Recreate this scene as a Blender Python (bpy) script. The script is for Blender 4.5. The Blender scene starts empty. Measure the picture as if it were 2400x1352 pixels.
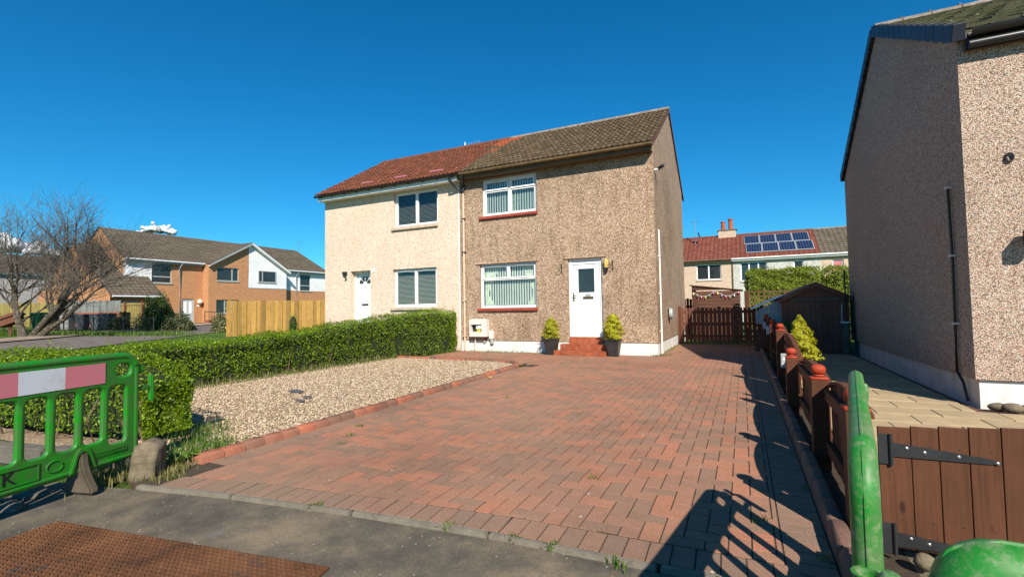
import bpy, bmesh, math, random
import numpy as np
from mathutils import Vector, Matrix, Euler
R = math.radians
random.seed(7); rng = np.random.default_rng(7)
sc = bpy.context.scene
C = sc.collection

# ------------------------------------------------------------------ camera, sky, sun, exposure
CAM_H = 1.28
yaw, pitch, roll = R(25.8), R(2.43), R(.97)
fw = Vector((-math.sin(yaw)*math.cos(pitch), math.cos(yaw)*math.cos(pitch), math.sin(pitch)))
rt = Vector((math.cos(yaw), math.sin(yaw), 0)); dn = fw.cross(rt)
r2 = rt*math.cos(roll) + dn*math.sin(roll); d2 = dn*math.cos(roll) - rt*math.sin(roll)
cam = bpy.data.cameras.new('camera'); camo = bpy.data.objects.new('camera', cam); C.objects.link(camo)
cam.sensor_width = 36; cam.sensor_fit = 'HORIZONTAL'; cam.lens = 1117.7/2400*36
cam.clip_start = .05; cam.clip_end = 6000
camo.matrix_world = Matrix(((r2.x, -d2.x, -fw.x, 0), (r2.y, -d2.y, -fw.y, 0), (r2.z, -d2.z, -fw.z, CAM_H), (0, 0, 0, 1)))
sc.camera = camo

SUN = Vector((.56*math.cos(R(38)), -.828*math.cos(R(38)), math.sin(R(38)))).normalized()
world = bpy.data.worlds.new('World'); sc.world = world; world.use_nodes = True
wn = world.node_tree; wn.nodes.clear()
sky = wn.nodes.new('ShaderNodeTexSky'); sky.sky_type = 'NISHITA'; sky.sun_disc = False
sky.sun_elevation = R(38); sky.sun_rotation = math.atan2(SUN.x, SUN.y)
sky.altitude = 0; sky.air_density = 1.0; sky.dust_density = .12; sky.ozone_density = 3.2

bg = wn.nodes.new('ShaderNodeBackground'); bg.inputs['Strength'].default_value = .080
wo = wn.nodes.new('ShaderNodeOutputWorld')
tn = wn.nodes.new('ShaderNodeMix'); tn.data_type = 'RGBA'; tn.blend_type = 'MULTIPLY'; tn.inputs[0].default_value = 1; tn.inputs[7].default_value = (.33, .81, 1.03, 1)
wn.links.new(sky.outputs[0], tn.inputs[6]); hs = wn.nodes.new('ShaderNodeHueSaturation'); hs.inputs['Saturation'].default_value = 1.09; wn.links.new(tn.outputs[2], hs.inputs['Color']); wn.links.new(hs.outputs[0], bg.inputs[0]); wn.links.new(bg.outputs[0], wo.inputs[0])
sl = bpy.data.lights.new('sun', 'SUN'); sl.energy = 4.8; sl.angle = R(.5); sl.color = (1, .93, .82)
so = bpy.data.objects.new('sun', sl); C.objects.link(so); so.rotation_euler = (-SUN).to_track_quat('-Z', 'Y').to_euler(); so.location = (20, -30, 40)
sc.view_settings.view_transform = 'Standard'; sc.view_settings.look = 'None'; sc.view_settings.gamma = 1
sc.view_settings.exposure = .68
sc.render.engine = 'CYCLES'; sc.cycles.max_bounces = 5; sc.cycles.transparent_max_bounces = 8
try:
    sc.cycles.use_denoising = True
except Exception:
    pass

# ------------------------------------------------------------------ helpers
WM = {}                                             # intended world matrix of every object that parents others
def link(o, parent=None, mw=None):
    C.objects.link(o)
    mw = mw or Matrix()
    if parent is not None:
        o.parent = parent; o.matrix_parent_inverse = WM[parent.name].inverted()
    o.matrix_basis = mw; WM[o.name] = mw.copy()
    return o
def tag(o, label=None, cat=None, group=None, kind=None):
    if label: o['label'] = label
    if cat: o['category'] = cat
    if group: o['group'] = group
    if kind: o['kind'] = kind
    return o
def thing(name, label, cat, loc=(0, 0, 0), group=None):
    o = bpy.data.objects.new(name, None); o.empty_display_size = .2
    link(o, None, Matrix.Translation(loc)); return tag(o, label, cat, group)
def inst(name, mesh, parent, mw):
    return link(bpy.data.objects.new(name, mesh), parent, mw)

class MB:
    def __init__(s, T=None): s.v = []; s.f = []; s.T = T
    def add(s, V, F):
        n = len(s.v)
        if s.T is not None: V = [tuple(s.T @ Vector(p)) for p in V]
        s.v += [tuple(p) for p in V]; s.f += [tuple(i+n for i in f) for f in F]; return s
    def box(s, x0, x1, y0, y1, z0, z1):
        return s.add([(x0,y0,z0),(x1,y0,z0),(x1,y1,z0),(x0,y1,z0),(x0,y0,z1),(x1,y0,z1),(x1,y1,z1),(x0,y1,z1)],
                     [(0,3,2,1),(4,5,6,7),(0,1,5,4),(1,2,6,5),(2,3,7,6),(3,0,4,7)])
    def prism(s, poly, a, b, ax='z'):
        n = len(poly)
        def P(p, t): return {'x': (t, p[0], p[1]), 'y': (p[0], t, p[1]), 'z': (p[0], p[1], t)}[ax]
        return s.add([P(p, a) for p in poly]+[P(p, b) for p in poly],
              [tuple(range(n-1, -1, -1)), tuple(range(n, 2*n))]+[(i, (i+1) % n, n+(i+1) % n, n+i) for i in range(n)])
    def tube(s, pts, r, n=8):
        pts = [Vector(p) for p in pts]; m = len(pts); rr = r if isinstance(r, (list, tuple)) else [r]*m
        V = []; F = []; up = Vector((0, 0, 1))
        for i, p in enumerate(pts):
            d = (pts[min(i+1, m-1)]-pts[max(i-1, 0)]); d = d.normalized() if d.length > 1e-9 else Vector((0, 0, 1))
            u = d.cross(up)
            if u.length < .05: u = d.cross(Vector((1, 0, 0)))
            u.normalize(); w = d.cross(u)
            V += [p+(u*math.cos(2*math.pi*k/n)+w*math.sin(2*math.pi*k/n))*rr[i] for k in range(n)]
        for i in range(m-1):
            F += [(i*n+k, i*n+(k+1) % n, (i+1)*n+(k+1) % n, (i+1)*n+k) for k in range(n)]
        F += [tuple(range(n-1, -1, -1)), tuple((m-1)*n+k for k in range(n))]
        return s.add(V, F)
    def lathe(s, prof, c=(0, 0, 0), n=16):
        V = []; F = []
        for r, z in prof: V += [(c[0]+r*math.cos(2*math.pi*k/n), c[1]+r*math.sin(2*math.pi*k/n), c[2]+z) for k in range(n)]
        for i in range(len(prof)-1): F += [(i*n+k, i*n+(k+1) % n, (i+1)*n+(k+1) % n, (i+1)*n+k) for k in range(n)]
        F += [tuple(range(n-1, -1, -1)), tuple((len(prof)-1)*n+k for k in range(n))]
        return s.add(V, F)
    def ball(s, c, r, n=12, sq=(1, 1, 1), jit=0, m=7):
        V = []; F = []
        for i in range(m+1):
            t = math.pi*i/m
            for k in range(n):
                q = 1+random.uniform(-jit, jit); a = 2*math.pi*k/n
                V.append((c[0]+r*sq[0]*q*math.sin(t)*math.cos(a), c[1]+r*sq[1]*q*math.sin(t)*math.sin(a), c[2]-r*sq[2]*q*math.cos(t)))
        for i in range(m): F += [(i*n+k, i*n+(k+1) % n, (i+1)*n+(k+1) % n, (i+1)*n+k) for k in range(n)]
        return s.add(V, F)
    def mesh(s, name, mat=None, smooth=False, bevel=0, seg=1):
        me = bpy.data.meshes.new(name); me.from_pydata(s.v, [], s.f)
        if bevel:
            bm = bmesh.new(); bm.from_mesh(me); bmesh.ops.remove_doubles(bm, verts=bm.verts, dist=1e-5)
            bmesh.ops.recalc_face_normals(bm, faces=bm.faces)
            es = [e for e in bm.edges if len(e.link_faces) == 2 and e.calc_face_angle(0) > .6]
            bmesh.ops.bevel(bm, geom=es, offset=bevel, segments=seg, affect='EDGES', clamp_overlap=True)
            bm.to_mesh(me); bm.free()
        if smooth:
            me.polygons.foreach_set('use_smooth', [True]*len(me.polygons))
            try: me.set_sharp_from_angle(angle=R(45))
            except Exception: pass
        if mat: me.materials.append(mat)
        me.update(); return me
    def build(s, name, mat, parent=None, smooth=False, bevel=0, seg=1, label=None, cat=None, group=None, kind=None):
        o = bpy.data.objects.new(name, s.mesh(name, mat, smooth, bevel, seg)); link(o, parent)
        return tag(o, label, cat, group, kind)
def B(x0, x1, y0, y1, z0, z1): return MB().box(x0, x1, y0, y1, z0, z1)
def npmesh(name, V, F, mat, smooth=False):
    V = np.asarray(V, np.float32).reshape(-1, 3); F = np.asarray(F, np.int32); k = F.shape[1]
    me = bpy.data.meshes.new(name); me.vertices.add(len(V)); me.vertices.foreach_set('co', V.ravel())
    me.loops.add(F.size); me.loops.foreach_set('vertex_index', F.ravel()); me.polygons.add(len(F))
    me.polygons.foreach_set('loop_start', np.arange(0, F.size, k, dtype=np.int32))
    me.polygons.foreach_set('loop_total', np.full(len(F), k, np.int32))
    if smooth: me.polygons.foreach_set('use_smooth', np.ones(len(F), bool))
    me.update(calc_edges=True); me.validate(); me.materials.append(mat); return me
def npobj(name, V, F, mat, parent=None, smooth=False, **kw):
    return tag(link(bpy.data.objects.new(name, npmesh(name, V, F, mat, smooth)), parent), **kw)
def curve_mesh(name, mat, outlines, extrude, bevel, T, res=2):
    cu = bpy.data.curves.new(name, 'CURVE'); cu.dimensions = '2D'; cu.fill_mode = 'BOTH'; cu.extrude = extrude; cu.bevel_depth = bevel; cu.bevel_resolution = res
    for ol in outlines:
        sp = cu.splines.new('POLY'); sp.points.add(len(ol)-1); sp.use_cyclic_u = True
        for p, q in zip(sp.points, ol): p.co = (q[0], q[1], 0, 1)
    o = bpy.data.objects.new(name, cu); C.objects.link(o)
    dg = bpy.context.evaluated_depsgraph_get(); me = bpy.data.meshes.new_from_object(o.evaluated_get(dg))
    bpy.data.objects.remove(o); bpy.data.curves.remove(cu)
    me.transform(T); me.materials.clear(); me.materials.append(mat)
    me.polygons.foreach_set('use_smooth', [True]*len(me.polygons))
    try: me.set_sharp_from_angle(angle=R(40))
    except Exception: pass
    return me
def text_mesh(name, body, size, mat, T, extrude=.001):
    cu = bpy.data.curves.new(name, 'FONT'); cu.body = body; cu.size = size; cu.extrude = extrude; cu.align_x = 'CENTER'; cu.align_y = 'CENTER'
    o = bpy.data.objects.new(name, cu); C.objects.link(o)
    dg = bpy.context.evaluated_depsgraph_get(); me = bpy.data.meshes.new_from_object(o.evaluated_get(dg))
    bpy.data.objects.remove(o); bpy.data.curves.remove(cu)
    me.transform(T); me.materials.clear(); me.materials.append(mat); return me
def rrect(x0, x1, y0, y1, r, n=4):
    out = []
    for cx, cy, a in ((x1-r, y1-r, 0), (x0+r, y1-r, 90), (x0+r, y0+r, 180), (x1-r, y0+r, 270)):
        out += [(cx+r*math.cos(R(a+90*i/n)), cy+r*math.sin(R(a+90*i/n))) for i in range(n+1)]
    return out

# ------------------------------------------------------------------ materials
class NT:
    def __init__(s, name):
        s.m = bpy.data.materials.new(name); s.m.use_nodes = True; s.t = s.m.node_tree; s.t.nodes.clear()
        s.o = s.t.nodes.new('ShaderNodeOutputMaterial'); s.p = s.n('ShaderNodeBsdfPrincipled'); s.l(s.p.outputs[0], s.o.inputs[0])
        s.g = s.n('ShaderNodeNewGeometry')
    def n(s, t): return s.t.nodes.new(t)
    def l(s, a, b): s.t.links.new(a, b)
    def pos(s, sx=1, sy=1, sz=1):
        m = s.n('ShaderNodeMapping'); m.inputs['Scale'].default_value = (sx, sy, sz); s.l(s.g.outputs['Position'], m.inputs[0]); return m.outputs[0]
    def noise(s, scale, detail=4, rough=.6, vec=None):
        n = s.n('ShaderNodeTexNoise'); n.inputs['Scale'].default_value = scale; n.inputs['Detail'].default_value = detail; n.inputs['Roughness'].default_value = rough
        s.l(vec if vec is not None else s.g.outputs['Position'], n.inputs['Vector']); return n.outputs['Fac']
    def vor(s, scale, vec=None, feat='F1'):
        n = s.n('ShaderNodeTexVoronoi'); n.feature = feat; n.inputs['Scale'].default_value = scale
        s.l(vec if vec is not None else s.g.outputs['Position'], n.inputs['Vector']); return n
    def ramp(s, fac, stops, interp='LINEAR'):
        r = s.n('ShaderNodeValToRGB'); r.color_ramp.interpolation = interp; e = r.color_ramp.elements
        while len(e) < len(stops): e.new(.5)
        for q, (p, c) in zip(e, stops): q.position = p; q.color = (*c, 1) if len(c) == 3 else c
        s.l(fac, r.inputs[0]); return r.outputs[0]
    def mix(s, fac, a, b, mode='MIX'):
        m = s.n('ShaderNodeMix'); m.data_type = 'RGBA'; m.blend_type = mode
        for sk, v in ((m.inputs[0], fac), (m.inputs[6], a), (m.inputs[7], b)):
            if hasattr(v, 'links'): s.l(v, sk)
            elif isinstance(v, (int, float)): sk.default_value = v
            else: sk.default_value = (*v, 1)
        return m.outputs[2]
    def math(s, op, a, b=0, c=0):
        m = s.n('ShaderNodeMath'); m.operation = op
        for sk, v in zip(m.inputs, (a, b, c)):
            if hasattr(v, 'links'): s.l(v, sk)
            else: sk.default_value = v
        return m.outputs[0]
    def rand(s):
        oi = s.n('ShaderNodeObjectInfo'); return s.math('FRACT', s.math('ADD', oi.outputs['Random'], s.g.outputs['Random Per Island']))
    def sep(s, col):
        q = s.n('ShaderNodeSeparateColor'); s.l(col, q.inputs[0]); return q.outputs
    def bump(s, h, strength=.3, dist=.01):
        b = s.n('ShaderNodeBump'); b.inputs['Strength'].default_value = strength; b.inputs['Distance'].default_value = dist
        s.l(h, b.inputs['Height']); s.l(b.outputs[0], s.p.inputs['Normal'])
    def fin(s, col=None, rough=.7, spec=.3, metal=0):
        if col is not None:
            if hasattr(col, 'links'): s.l(col, s.p.inputs['Base Color'])
            else: s.p.inputs['Base Color'].default_value = (*col, 1)
        if hasattr(rough, 'links'): s.l(rough, s.p.inputs['Roughness'])
        else: s.p.inputs['Roughness'].default_value = rough
        s.p.inputs['Specular IOR Level'].default_value = spec; s.p.inputs['Metallic'].default_value = metal
        return s.m
def mul(c, k): return tuple(min(1, x*k) for x in c)
def plain(name, col, rough=.6, var=.15, scale=4, spec=.3, bump=0, bscale=60, metal=0, rnd=0, dirt=None, dscale=3, damt=.5):
    t = NT(name); n = t.noise(scale, 5)
    c = t.ramp(n, [(.3, mul(col, 1-var)), (.7, mul(col, 1+var))])
    if rnd: c = t.mix(1, c, t.ramp(t.rand(), [(0, (1-rnd,)*3), (1, (1+rnd*.6,)*3)]), 'MULTIPLY')
    if dirt: c = t.mix(t.ramp(t.noise(dscale, 7, .7), [(.45, (0, 0, 0)), (.75, (damt,)*3)]), c, dirt)
    if bump: t.bump(t.noise(bscale, 4), bump, .01)
    return t.fin(c, rough, spec, metal)
def wood(name, col, ax='z', rough=.75, rnd=.2, dark=.6, knots=False, gscale=1):
    t = NT(name); sc3 = {'z': (30, 30, 1.5), 'x': (1.5, 30, 30), 'y': (30, 1.5, 30)}[ax]
    v = t.pos(*[q*gscale for q in sc3]); n = t.noise(1, 5, .7, v)
    c = t.ramp(n, [(.3, mul(col, dark)), (.55, col), (.75, mul(col, 1.2))])
    c = t.mix(.5, c, t.ramp(t.noise(2.5, 4), [(.35, mul(col, .75)), (.7, mul(col, 1.15))]))
    if rnd: c = t.mix(1, c, t.ramp(t.rand(), [(0, (1-rnd,)*3), (1, (1+rnd*.5,)*3)]), 'MULTIPLY')
    if knots:
        k = t.vor(3.2, t.pos(*({'z': (2, 2, .8)}[ax]))).outputs['Distance']
        c = t.mix(t.ramp(k, [(.05, (1, 1, 1)), (.1, (0, 0, 0))]), c, mul(col, .35))
    t.bump(n, .25, .004); return t.fin(c, rough, .25)
def roughcast(name, cols, scale, bump=.8, stains=None, rnd_rough=.85, avg=.25):
    t = NT(name); v = t.vor(scale); r = t.sep(v.outputs['Color'])[0]
    k = len(cols); c = t.ramp(r, [(i/k, q) for i, q in enumerate(cols)], 'CONSTANT')
    c = t.mix(t.ramp(v.outputs['Distance'], [(.35, (0, 0, 0)), (.75, (.75,)*3)]), c, mul(cols[0], .55))
    if stains:
        for sc_, vec, lo, hi, col, amt in stains:
            c = t.mix(t.ramp(t.noise(sc_, 6, .65, t.pos(*vec)), [(lo, (0, 0, 0)), (hi, (amt,)*3)]), c, t.mix(1, c, col, 'MULTIPLY'))
    d = t.math('SUBTRACT', 1, v.outputs['Distance']); t.bump(d, bump, .012)
    return t.fin(c, rnd_rough, .2)
def glass(name, tint=(.02, .03, .035), fac=.05, rough=.02):
    t = NT(name); tr = t.n('ShaderNodeBsdfTransparent'); tr.inputs[0].default_value = (.93, .96, .95, 1)
    gl = t.n('ShaderNodeBsdfGlossy'); gl.inputs['Roughness'].default_value = rough
    fr = t.n('ShaderNodeLayerWeight'); fr.inputs[0].default_value = .5
    f = t.math('MULTIPLY_ADD', t.math('POWER', fr.outputs['Facing'], 4), .6, fac)
    m = t.n('ShaderNodeMixShader'); t.l(f, m.inputs[0]); t.l(tr.outputs[0], m.inputs[1]); t.l(gl.outputs[0], m.inputs[2]); t.l(m.outputs[0], t.o.inputs[0]); return t.m
def leafmat(name, c1, c2, c3, trans=.35, rough=.45, hue=None, tip=None):
    t = NT(name); r = t.rand()
    c = t.ramp(r, [(0, c1), (.5, c2), (1, c3)])
    c = t.mix(t.ramp(t.noise(1.6, 3), [(.35, (0, 0, 0)), (.7, (.5,)*3)]), c, mul(c1, .8))
    t.fin(c, rough, .35)
    tl = t.n('ShaderNodeBsdfTranslucent'); t.l(t.mix(1, c, (1.3, 1.35, .6), 'MULTIPLY'), tl.inputs[0])
    m = t.n('ShaderNodeMixShader'); m.inputs[0].default_value = trans; t.l(t.p.outputs[0], m.inputs[1]); t.l(tl.outputs[0], m.inputs[2]); t.l(m.outputs[0], t.o.inputs[0]); return t.m

M = {}
M['white_pvc'] = plain('white_pvc', (.80, .80, .78), .35, .04, 2, .4)
M['white_trim'] = plain('white_trim', (.72, .72, .69), .5, .08, 3, .3)
M['black_pvc'] = plain('black_pvc', (.018, .018, .02), .35, .2, 5, .4)
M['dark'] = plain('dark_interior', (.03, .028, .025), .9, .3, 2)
M['glass'] = glass('window_glass')
M['blind_white'] = plain('blind_white', (.86, .87, .80), .7, .06, 6)
M['blind_dark'] = plain('blind_dark', (.16, .16, .14), .5, .1, 6)
M['blind_grey'] = plain('blind_grey', (.30, .30, .27), .5, .1, 6)
M['curtain'] = plain('curtain', (.55, .58, .45), .8, .12, 6)
M['brown_wall'] = roughcast('brown_roughcast', [(.19, .115, .07), (.47, .315, .195), (.61, .44, .295), (.40, .255, .155), (.80, .65, .48), (.31, .195, .125), (.56, .385, .255), (.67, .49, .35)], 66, .6,
     [(.55, (1, 1, .8), .48, .72, (.56, .54, .50), .75), (2.2, (2.5, 2.5, .45), .5, .76, (.52, .49, .44), .75), (7, (1, 1, 1), .5, .8, (.7, .66, .6), .5)])
M['cream_wall'] = roughcast('cream_drydash', [(.64, .47, .35), (.84, .65, .50), (.86, .69, .54), (.82, .61, .46), (.87, .71, .57)], 52, .4,
     [(.6, (1, 1, .6), .45, .75, (.86, .8, .74), .5), (3, (2, 2, .3), .5, .8, (.85, .8, .72), .4)])
M['pink_wall'] = roughcast('pink_grey_drydash', [(.15, .105, .08), (.60, .45, .345), (.74, .60, .48), (.48, .27, .17), (.80, .71, .60), (.40, .285, .21), (.74, .55, .42), (.64, .40, .27)], 105, .7,
     [(.5, (1, 1, .8), .45, .75, (.78, .74, .7), .5), (3, (2, 2, .25), .55, .8, (.75, .72, .7), .4)])
M['grey_wall'] = roughcast('grey_drydash', [(.40, .37, .35), (.50, .47, .45), (.45, .42, .40)], 30, .3)
M['offwhite_wall'] = roughcast('offwhite_drydash', [(.52, .50, .45), (.66, .64, .58), (.60, .58, .52)], 20, .4, [(1, (1, 1, .5), .45, .75, (.7, .7, .66), .6)])
M['peach_wall'] = roughcast('peach_drydash', [(.58, .43, .31), (.66, .50, .37), (.62, .47, .34)], 20, .3)
M['white_render'] = plain('white_render', (.78, .78, .77), .8, .07, 2, .2, .1, 30, dirt=(.5, .49, .47), dscale=1.2, damt=.35)
M['plinth'] = plain('white_plinth', (.68, .66, .62), .8, .06, 3, .2, .35, 18, dirt=(.36, .31, .25), dscale=3.5, damt=.55)
M['red_paint'] = plain('red_sill_paint', (.33, .060, .035), .5, .2, 8, .3, dirt=(.15, .05, .03), damt=.4)
M['stone_sill'] = plain('stone_sill', (.50, .38, .27), .8, .15, 6)
M['quarry'] = plain('quarry_tile', (.30, .075, .03), .5, .15, 9, .35, rnd=.22, dirt=(.45, .25, .15), dscale=6, damt=.3)
M['grout'] = plain('grout', (.42, .33, .27), .9, .2, 20)
M['brass'] = plain('brass', (.32, .20, .06), .4, .2, 9, .4, metal=.7)
M['bronze'] = plain('bronze', (.16, .11, .05), .4, .2, 9, .4, metal=.6)
M['iron'] = plain('dark_iron', (.022, .022, .024), .5, .3, 9, .4)
M['gutter_brown'] = plain('brown_gutter', (.24, .155, .075), .5, .3, 4, .3, dirt=(.10, .07, .04), dscale=5, damt=.6)
M['pipe_cream'] = plain('cream_pipe', (.62, .45, .33), .5, .15, 3, .3, dirt=(.35, .25, .17), damt=.4)
M['pipe_white'] = plain('white_pipe', (.78, .77, .70), .45, .06, 3, .35)
M['lamp_amber'] = plain('amber_lamp', (.60, .40, .10), .3, .1, 9, .5)
M['plastic_white'] = plain('aged_white_plastic', (.66, .62, .55), .5, .15, 9, .3, dirt=(.32, .27, .22), dscale=9, damt=.6)
M['yellow'] = plain('yellow_label', (.75, .55, .03), .6, .1, 9)
M['grey_plastic'] = plain('grey_plastic', (.34, .36, .34), .4, .1, 9, .4)
def tilemat(name, c1, c2, c3, moss, mamt, lich=.0, cols=None):
    t = NT(name); c = t.ramp(t.rand(), [(0, c1), (.5, c2), (1, c3)])
    if cols:
        g = t.n('ShaderNodeSeparateXYZ'); t.l(t.g.outputs['Position'], g.inputs[0]); f = t.math('FRACT', t.math('MULTIPLY', g.outputs[0 if cols == 'x' else 1], 3.0))
        c = t.mix(1, c, t.ramp(f, [(0, (.45,)*3), (.12, (1.15,)*3), (.55, (1.05,)*3), (1, (.6,)*3)]), 'MULTIPLY')
    c = t.mix(t.ramp(t.noise(3, 7, .7), [(.42, (0, 0, 0)), (.68, (mamt,)*3)]), c, moss)
    c = t.mix(t.ramp(t.noise(14, 5, .7), [(.35, (.7,)*3), (.7, (1.25,)*3)]), (0, 0, 0), c, 'MULTIPLY') if False else t.mix(1, c, t.ramp(t.noise(22, 5, .7), [(.3, (.6,)*3), (.7, (1.3,)*3)]), 'MULTIPLY')
    if lich:
        v = t.vor(9); sp = t.ramp(t.sep(v.outputs['Color'])[1], [(1-lich, (0, 0, 0)), (1-lich+.01, (1, 1, 1))]); sp2 = t.ramp(v.outputs['Distance'], [(.10, (1, 1, 1)), (.2, (0, 0, 0))])
        c = t.mix(t.mix(1, sp, sp2, 'MULTIPLY'), c, (.55, .50, .38))
    t.bump(t.noise(60, 4), .3, .006); return t.fin(c, .9, .15)
M['tile_brown'] = tilemat('mossy_brown_tile', (.070, .046, .027), (.100, .068, .040), (.135, .092, .056), (.085, .066, .034), .8, .12)
M['tile_red'] = tilemat('red_brown_tile', (.125, .040, .022), (.16, .053, .028), (.20, .068, .036), (.075, .036, .022), .75, .04)
M['tile_orange'] = tilemat('fresh_orange_tile', (.26, .068, .03), (.30, .078, .034), (.34, .09, .04), (.25, .07, .03), .4)
M['tile_green'] = tilemat('green_grey_tile', (.085, .080, .045), (.115, .108, .062), (.15, .14, .085), (.13, .14, .06), .6, .05)
M['tile_far_brown'] = tilemat('far_brown_tile', (.10, .078, .055), (.12, .095, .07), (.145, .115, .085), (.18, .15, .10), .5, 0, 'y')
M['tile_far_red'] = tilemat('far_red_tile', (.17, .052, .034), (.20, .062, .04), (.23, .075, .05), (.12, .05, .035), .5, 0, 'x')
M['tile_terr_brown'] = tilemat('terrace_brown_tile', (.10, .078, .055), (.12, .095, .07), (.145, .115, .085), (.14, .12, .08), .5, 0, 'x')
M['tile_far_dark'] = tilemat('far_dark_tile', (.07, .055, .045), (.09, .07, .055), (.11, .085, .07), (.09, .075, .06), .5)
M['slate_verge'] = plain('dark_blue_verge', (.024, .031, .045), .5, .2, 6, .3, rnd=.35)
M['ridge_grey'] = plain('grey_ridge', (.17, .135, .105), .85, .25, 8, .2, dirt=(.42, .38, .31), dscale=5, damt=.7)
M['mortar'] = plain('mortar', (.46, .40, .32), .9, .2, 12)
M['fascia_brown'] = plain('brown_fascia', (.13, .085, .045), .6, .25, 4)
M['verge_red'] = plain('verge_red', (.14, .05, .03), .7, .3, 5)
# ground surfaces
t = NT('lawn_ground'); c = t.ramp(t.noise(.5, 8, .7), [(.3, (.055, .10, .015)), (.5, (.075, .13, .022)), (.7, (.13, .14, .05))]); t.bump(t.noise(50, 4), .8, .04); M['ground'] = t.fin(c, .95, .1)
t = NT('asphalt_pavement'); n = t.noise(1.7, 7, .65); c = t.ramp(n, [(.32, (.055, .047, .039)), (.47, (.105, .088, .065)), (.64, (.20, .155, .10))])
c = t.mix(1, c, t.ramp(t.noise(130, 3, .7), [(.3, (.62,)*3), (.7, (1.35,)*3)]), 'MULTIPLY')
v = t.vor(38); c = t.mix(t.mix(1, t.ramp(t.sep(v.outputs['Color'])[0], [(.93, (0, 0, 0)), (.94, (1, 1, 1))]), t.ramp(v.outputs['Distance'], [(.16, (1, 1, 1)), (.24, (0, 0, 0))]), 'MULTIPLY'), c, (.34, .30, .24))
v = t.vor(5.5); c = t.mix(t.mix(1, t.ramp(t.sep(v.outputs['Color'])[1], [(.90, (0, 0, 0)), (.91, (.45,)*3)]), t.ramp(v.outputs['Distance'], [(.18, (1, 1, 1)), (.33, (0, 0, 0))]), 'MULTIPLY'), c, (.16, .15, .135))
t.bump(t.noise(160, 3), .5, .004); M['asphalt'] = t.fin(c, .85, .25)
M['road'] = plain('road_asphalt', (.15, .125, .105), .9, .25, 2, .2, .4, 90)
M['concrete_path'] = plain('far_path', (.28, .21, .16), .9, .25, 1.5, .2, .3, 40)
def pavermat(name, stops):
    t = NT(name); c = t.ramp(t.rand(), stops)
    c = t.mix(1, c, t.ramp(t.noise(110, 4, .75), [(.3, (.5,)*3), (.7, (1.45,)*3)]), 'MULTIPLY')
    c = t.mix(t.ramp(t.noise(.7, 6, .65), [(.45, (0, 0, 0)), (.8, (.65,)*3)]), c, (.25, .175, .115))
    c = t.mix(t.ramp(t.noise(9, 6, .7), [(.5, (0, 0, 0)), (.8, (.4,)*3)]), c, (.17, .105, .066))
    c = t.mix(1, c, t.ramp(t.noise(.42, 6, .7), [(.34, (.78,)*3), (.5, (1.0,)*3), (.7, (1.14,)*3)]), 'MULTIPLY')
    v = t.vor(17); c = t.mix(t.mix(1, t.ramp(t.sep(v.outputs['Color'])[0], [(.975, (0, 0, 0)), (.98, (1, 1, 1))]), t.ramp(v.outputs['Distance'], [(.13, (1, 1, 1)), (.18, (0, 0, 0))]), 'MULTIPLY'), c, (.5, .45, .38))
    t.bump(t.noise(220, 3), .6, .004); return t.fin(c, .85, .2)
M['paver'] = pavermat('red_block_paver', [(0, (.25, .15, .10)), (.4, (.30, .160, .103)), (.7, (.345, .165, .103)), (1, (.40, .165, .095))])
M['paver_brown'] = pavermat('brown_block_paver', [(0, (.225, .145, .10)), (.5, (.26, .155, .105)), (1, (.30, .165, .11))])
M['kerbred'] = pavermat('red_kerb_block', [(0, (.15, .088, .062)), (.4, (.21, .095, .062)), (.7, (.30, .105, .062)), (1, (.38, .12, .065))])
M['kerbdull'] = pavermat('dull_kerb_block', [(0, (.15, .092, .07)), (1, (.24, .12, .08))])
M['joint'] = plain('joint_sand', (.062, .043, .029), .95, .3, 20, dirt=(.05, .06, .02), dscale=6, damt=.5)
M['edging'] = plain('concrete_edging', (.20, .17, .13), .9, .18, 9, .2, .5, 70, dirt=(.10, .09, .07), dscale=12, damt=.6)
M['stone'] = plain('weathered_stone', (.165, .13, .088), .95, .35, 12, .15, .9, 45, dirt=(.10, .10, .045), dscale=9, damt=.7)
M['wallstone'] = plain('low_wall_concrete', (.13, .115, .095), .95, .25, 6, .15, .6, 30)
M['slab'] = plain('buff_slab', (.40, .30, .175), .9, .10, 4, .2, .3, 90, rnd=.12, dirt=(.22, .17, .12), dscale=5, damt=.4)
M['slab_joint'] = plain('slab_joint', (.10, .05, .032), .9, .2, 9)
t = NT('gravel_stone'); r = t.rand(); c = t.ramp(r, [(0, (.25, .17, .11)), (.2, (.36, .26, .165)), (.5, (.44, .33, .21)), (.8, (.51, .40, .27)), (.95, (.58, .49, .37)), (1, (.31, .26, .21))]); M['gravel'] = t.fin(c, .8, .25)
M['gravel_bed'] = plain('gravel_bed', (.26, .19, .125), .95, .4, 25, .2, .9, 35)
t = NT('rusty_plate'); n = t.noise(2.6, 8, .7); c = t.ramp(n, [(.3, (.045, .022, .012)), (.5, (.125, .052, .021)), (.7, (.19, .084, .036))])
c = t.mix(t.ramp(t.noise(3.7, 6, .65), [(.60, (0, 0, 0)), (.68, (.85,)*3)]), c, (.055, .048, .042)); t.bump(t.noise(120, 4), .4, .004); M['rust'] = t.fin(c, .8, .3, .15)
M['plate_dark'] = plain('dark_plate', (.07, .075, .08), .5, .3, 6, .4, metal=.5)
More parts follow.
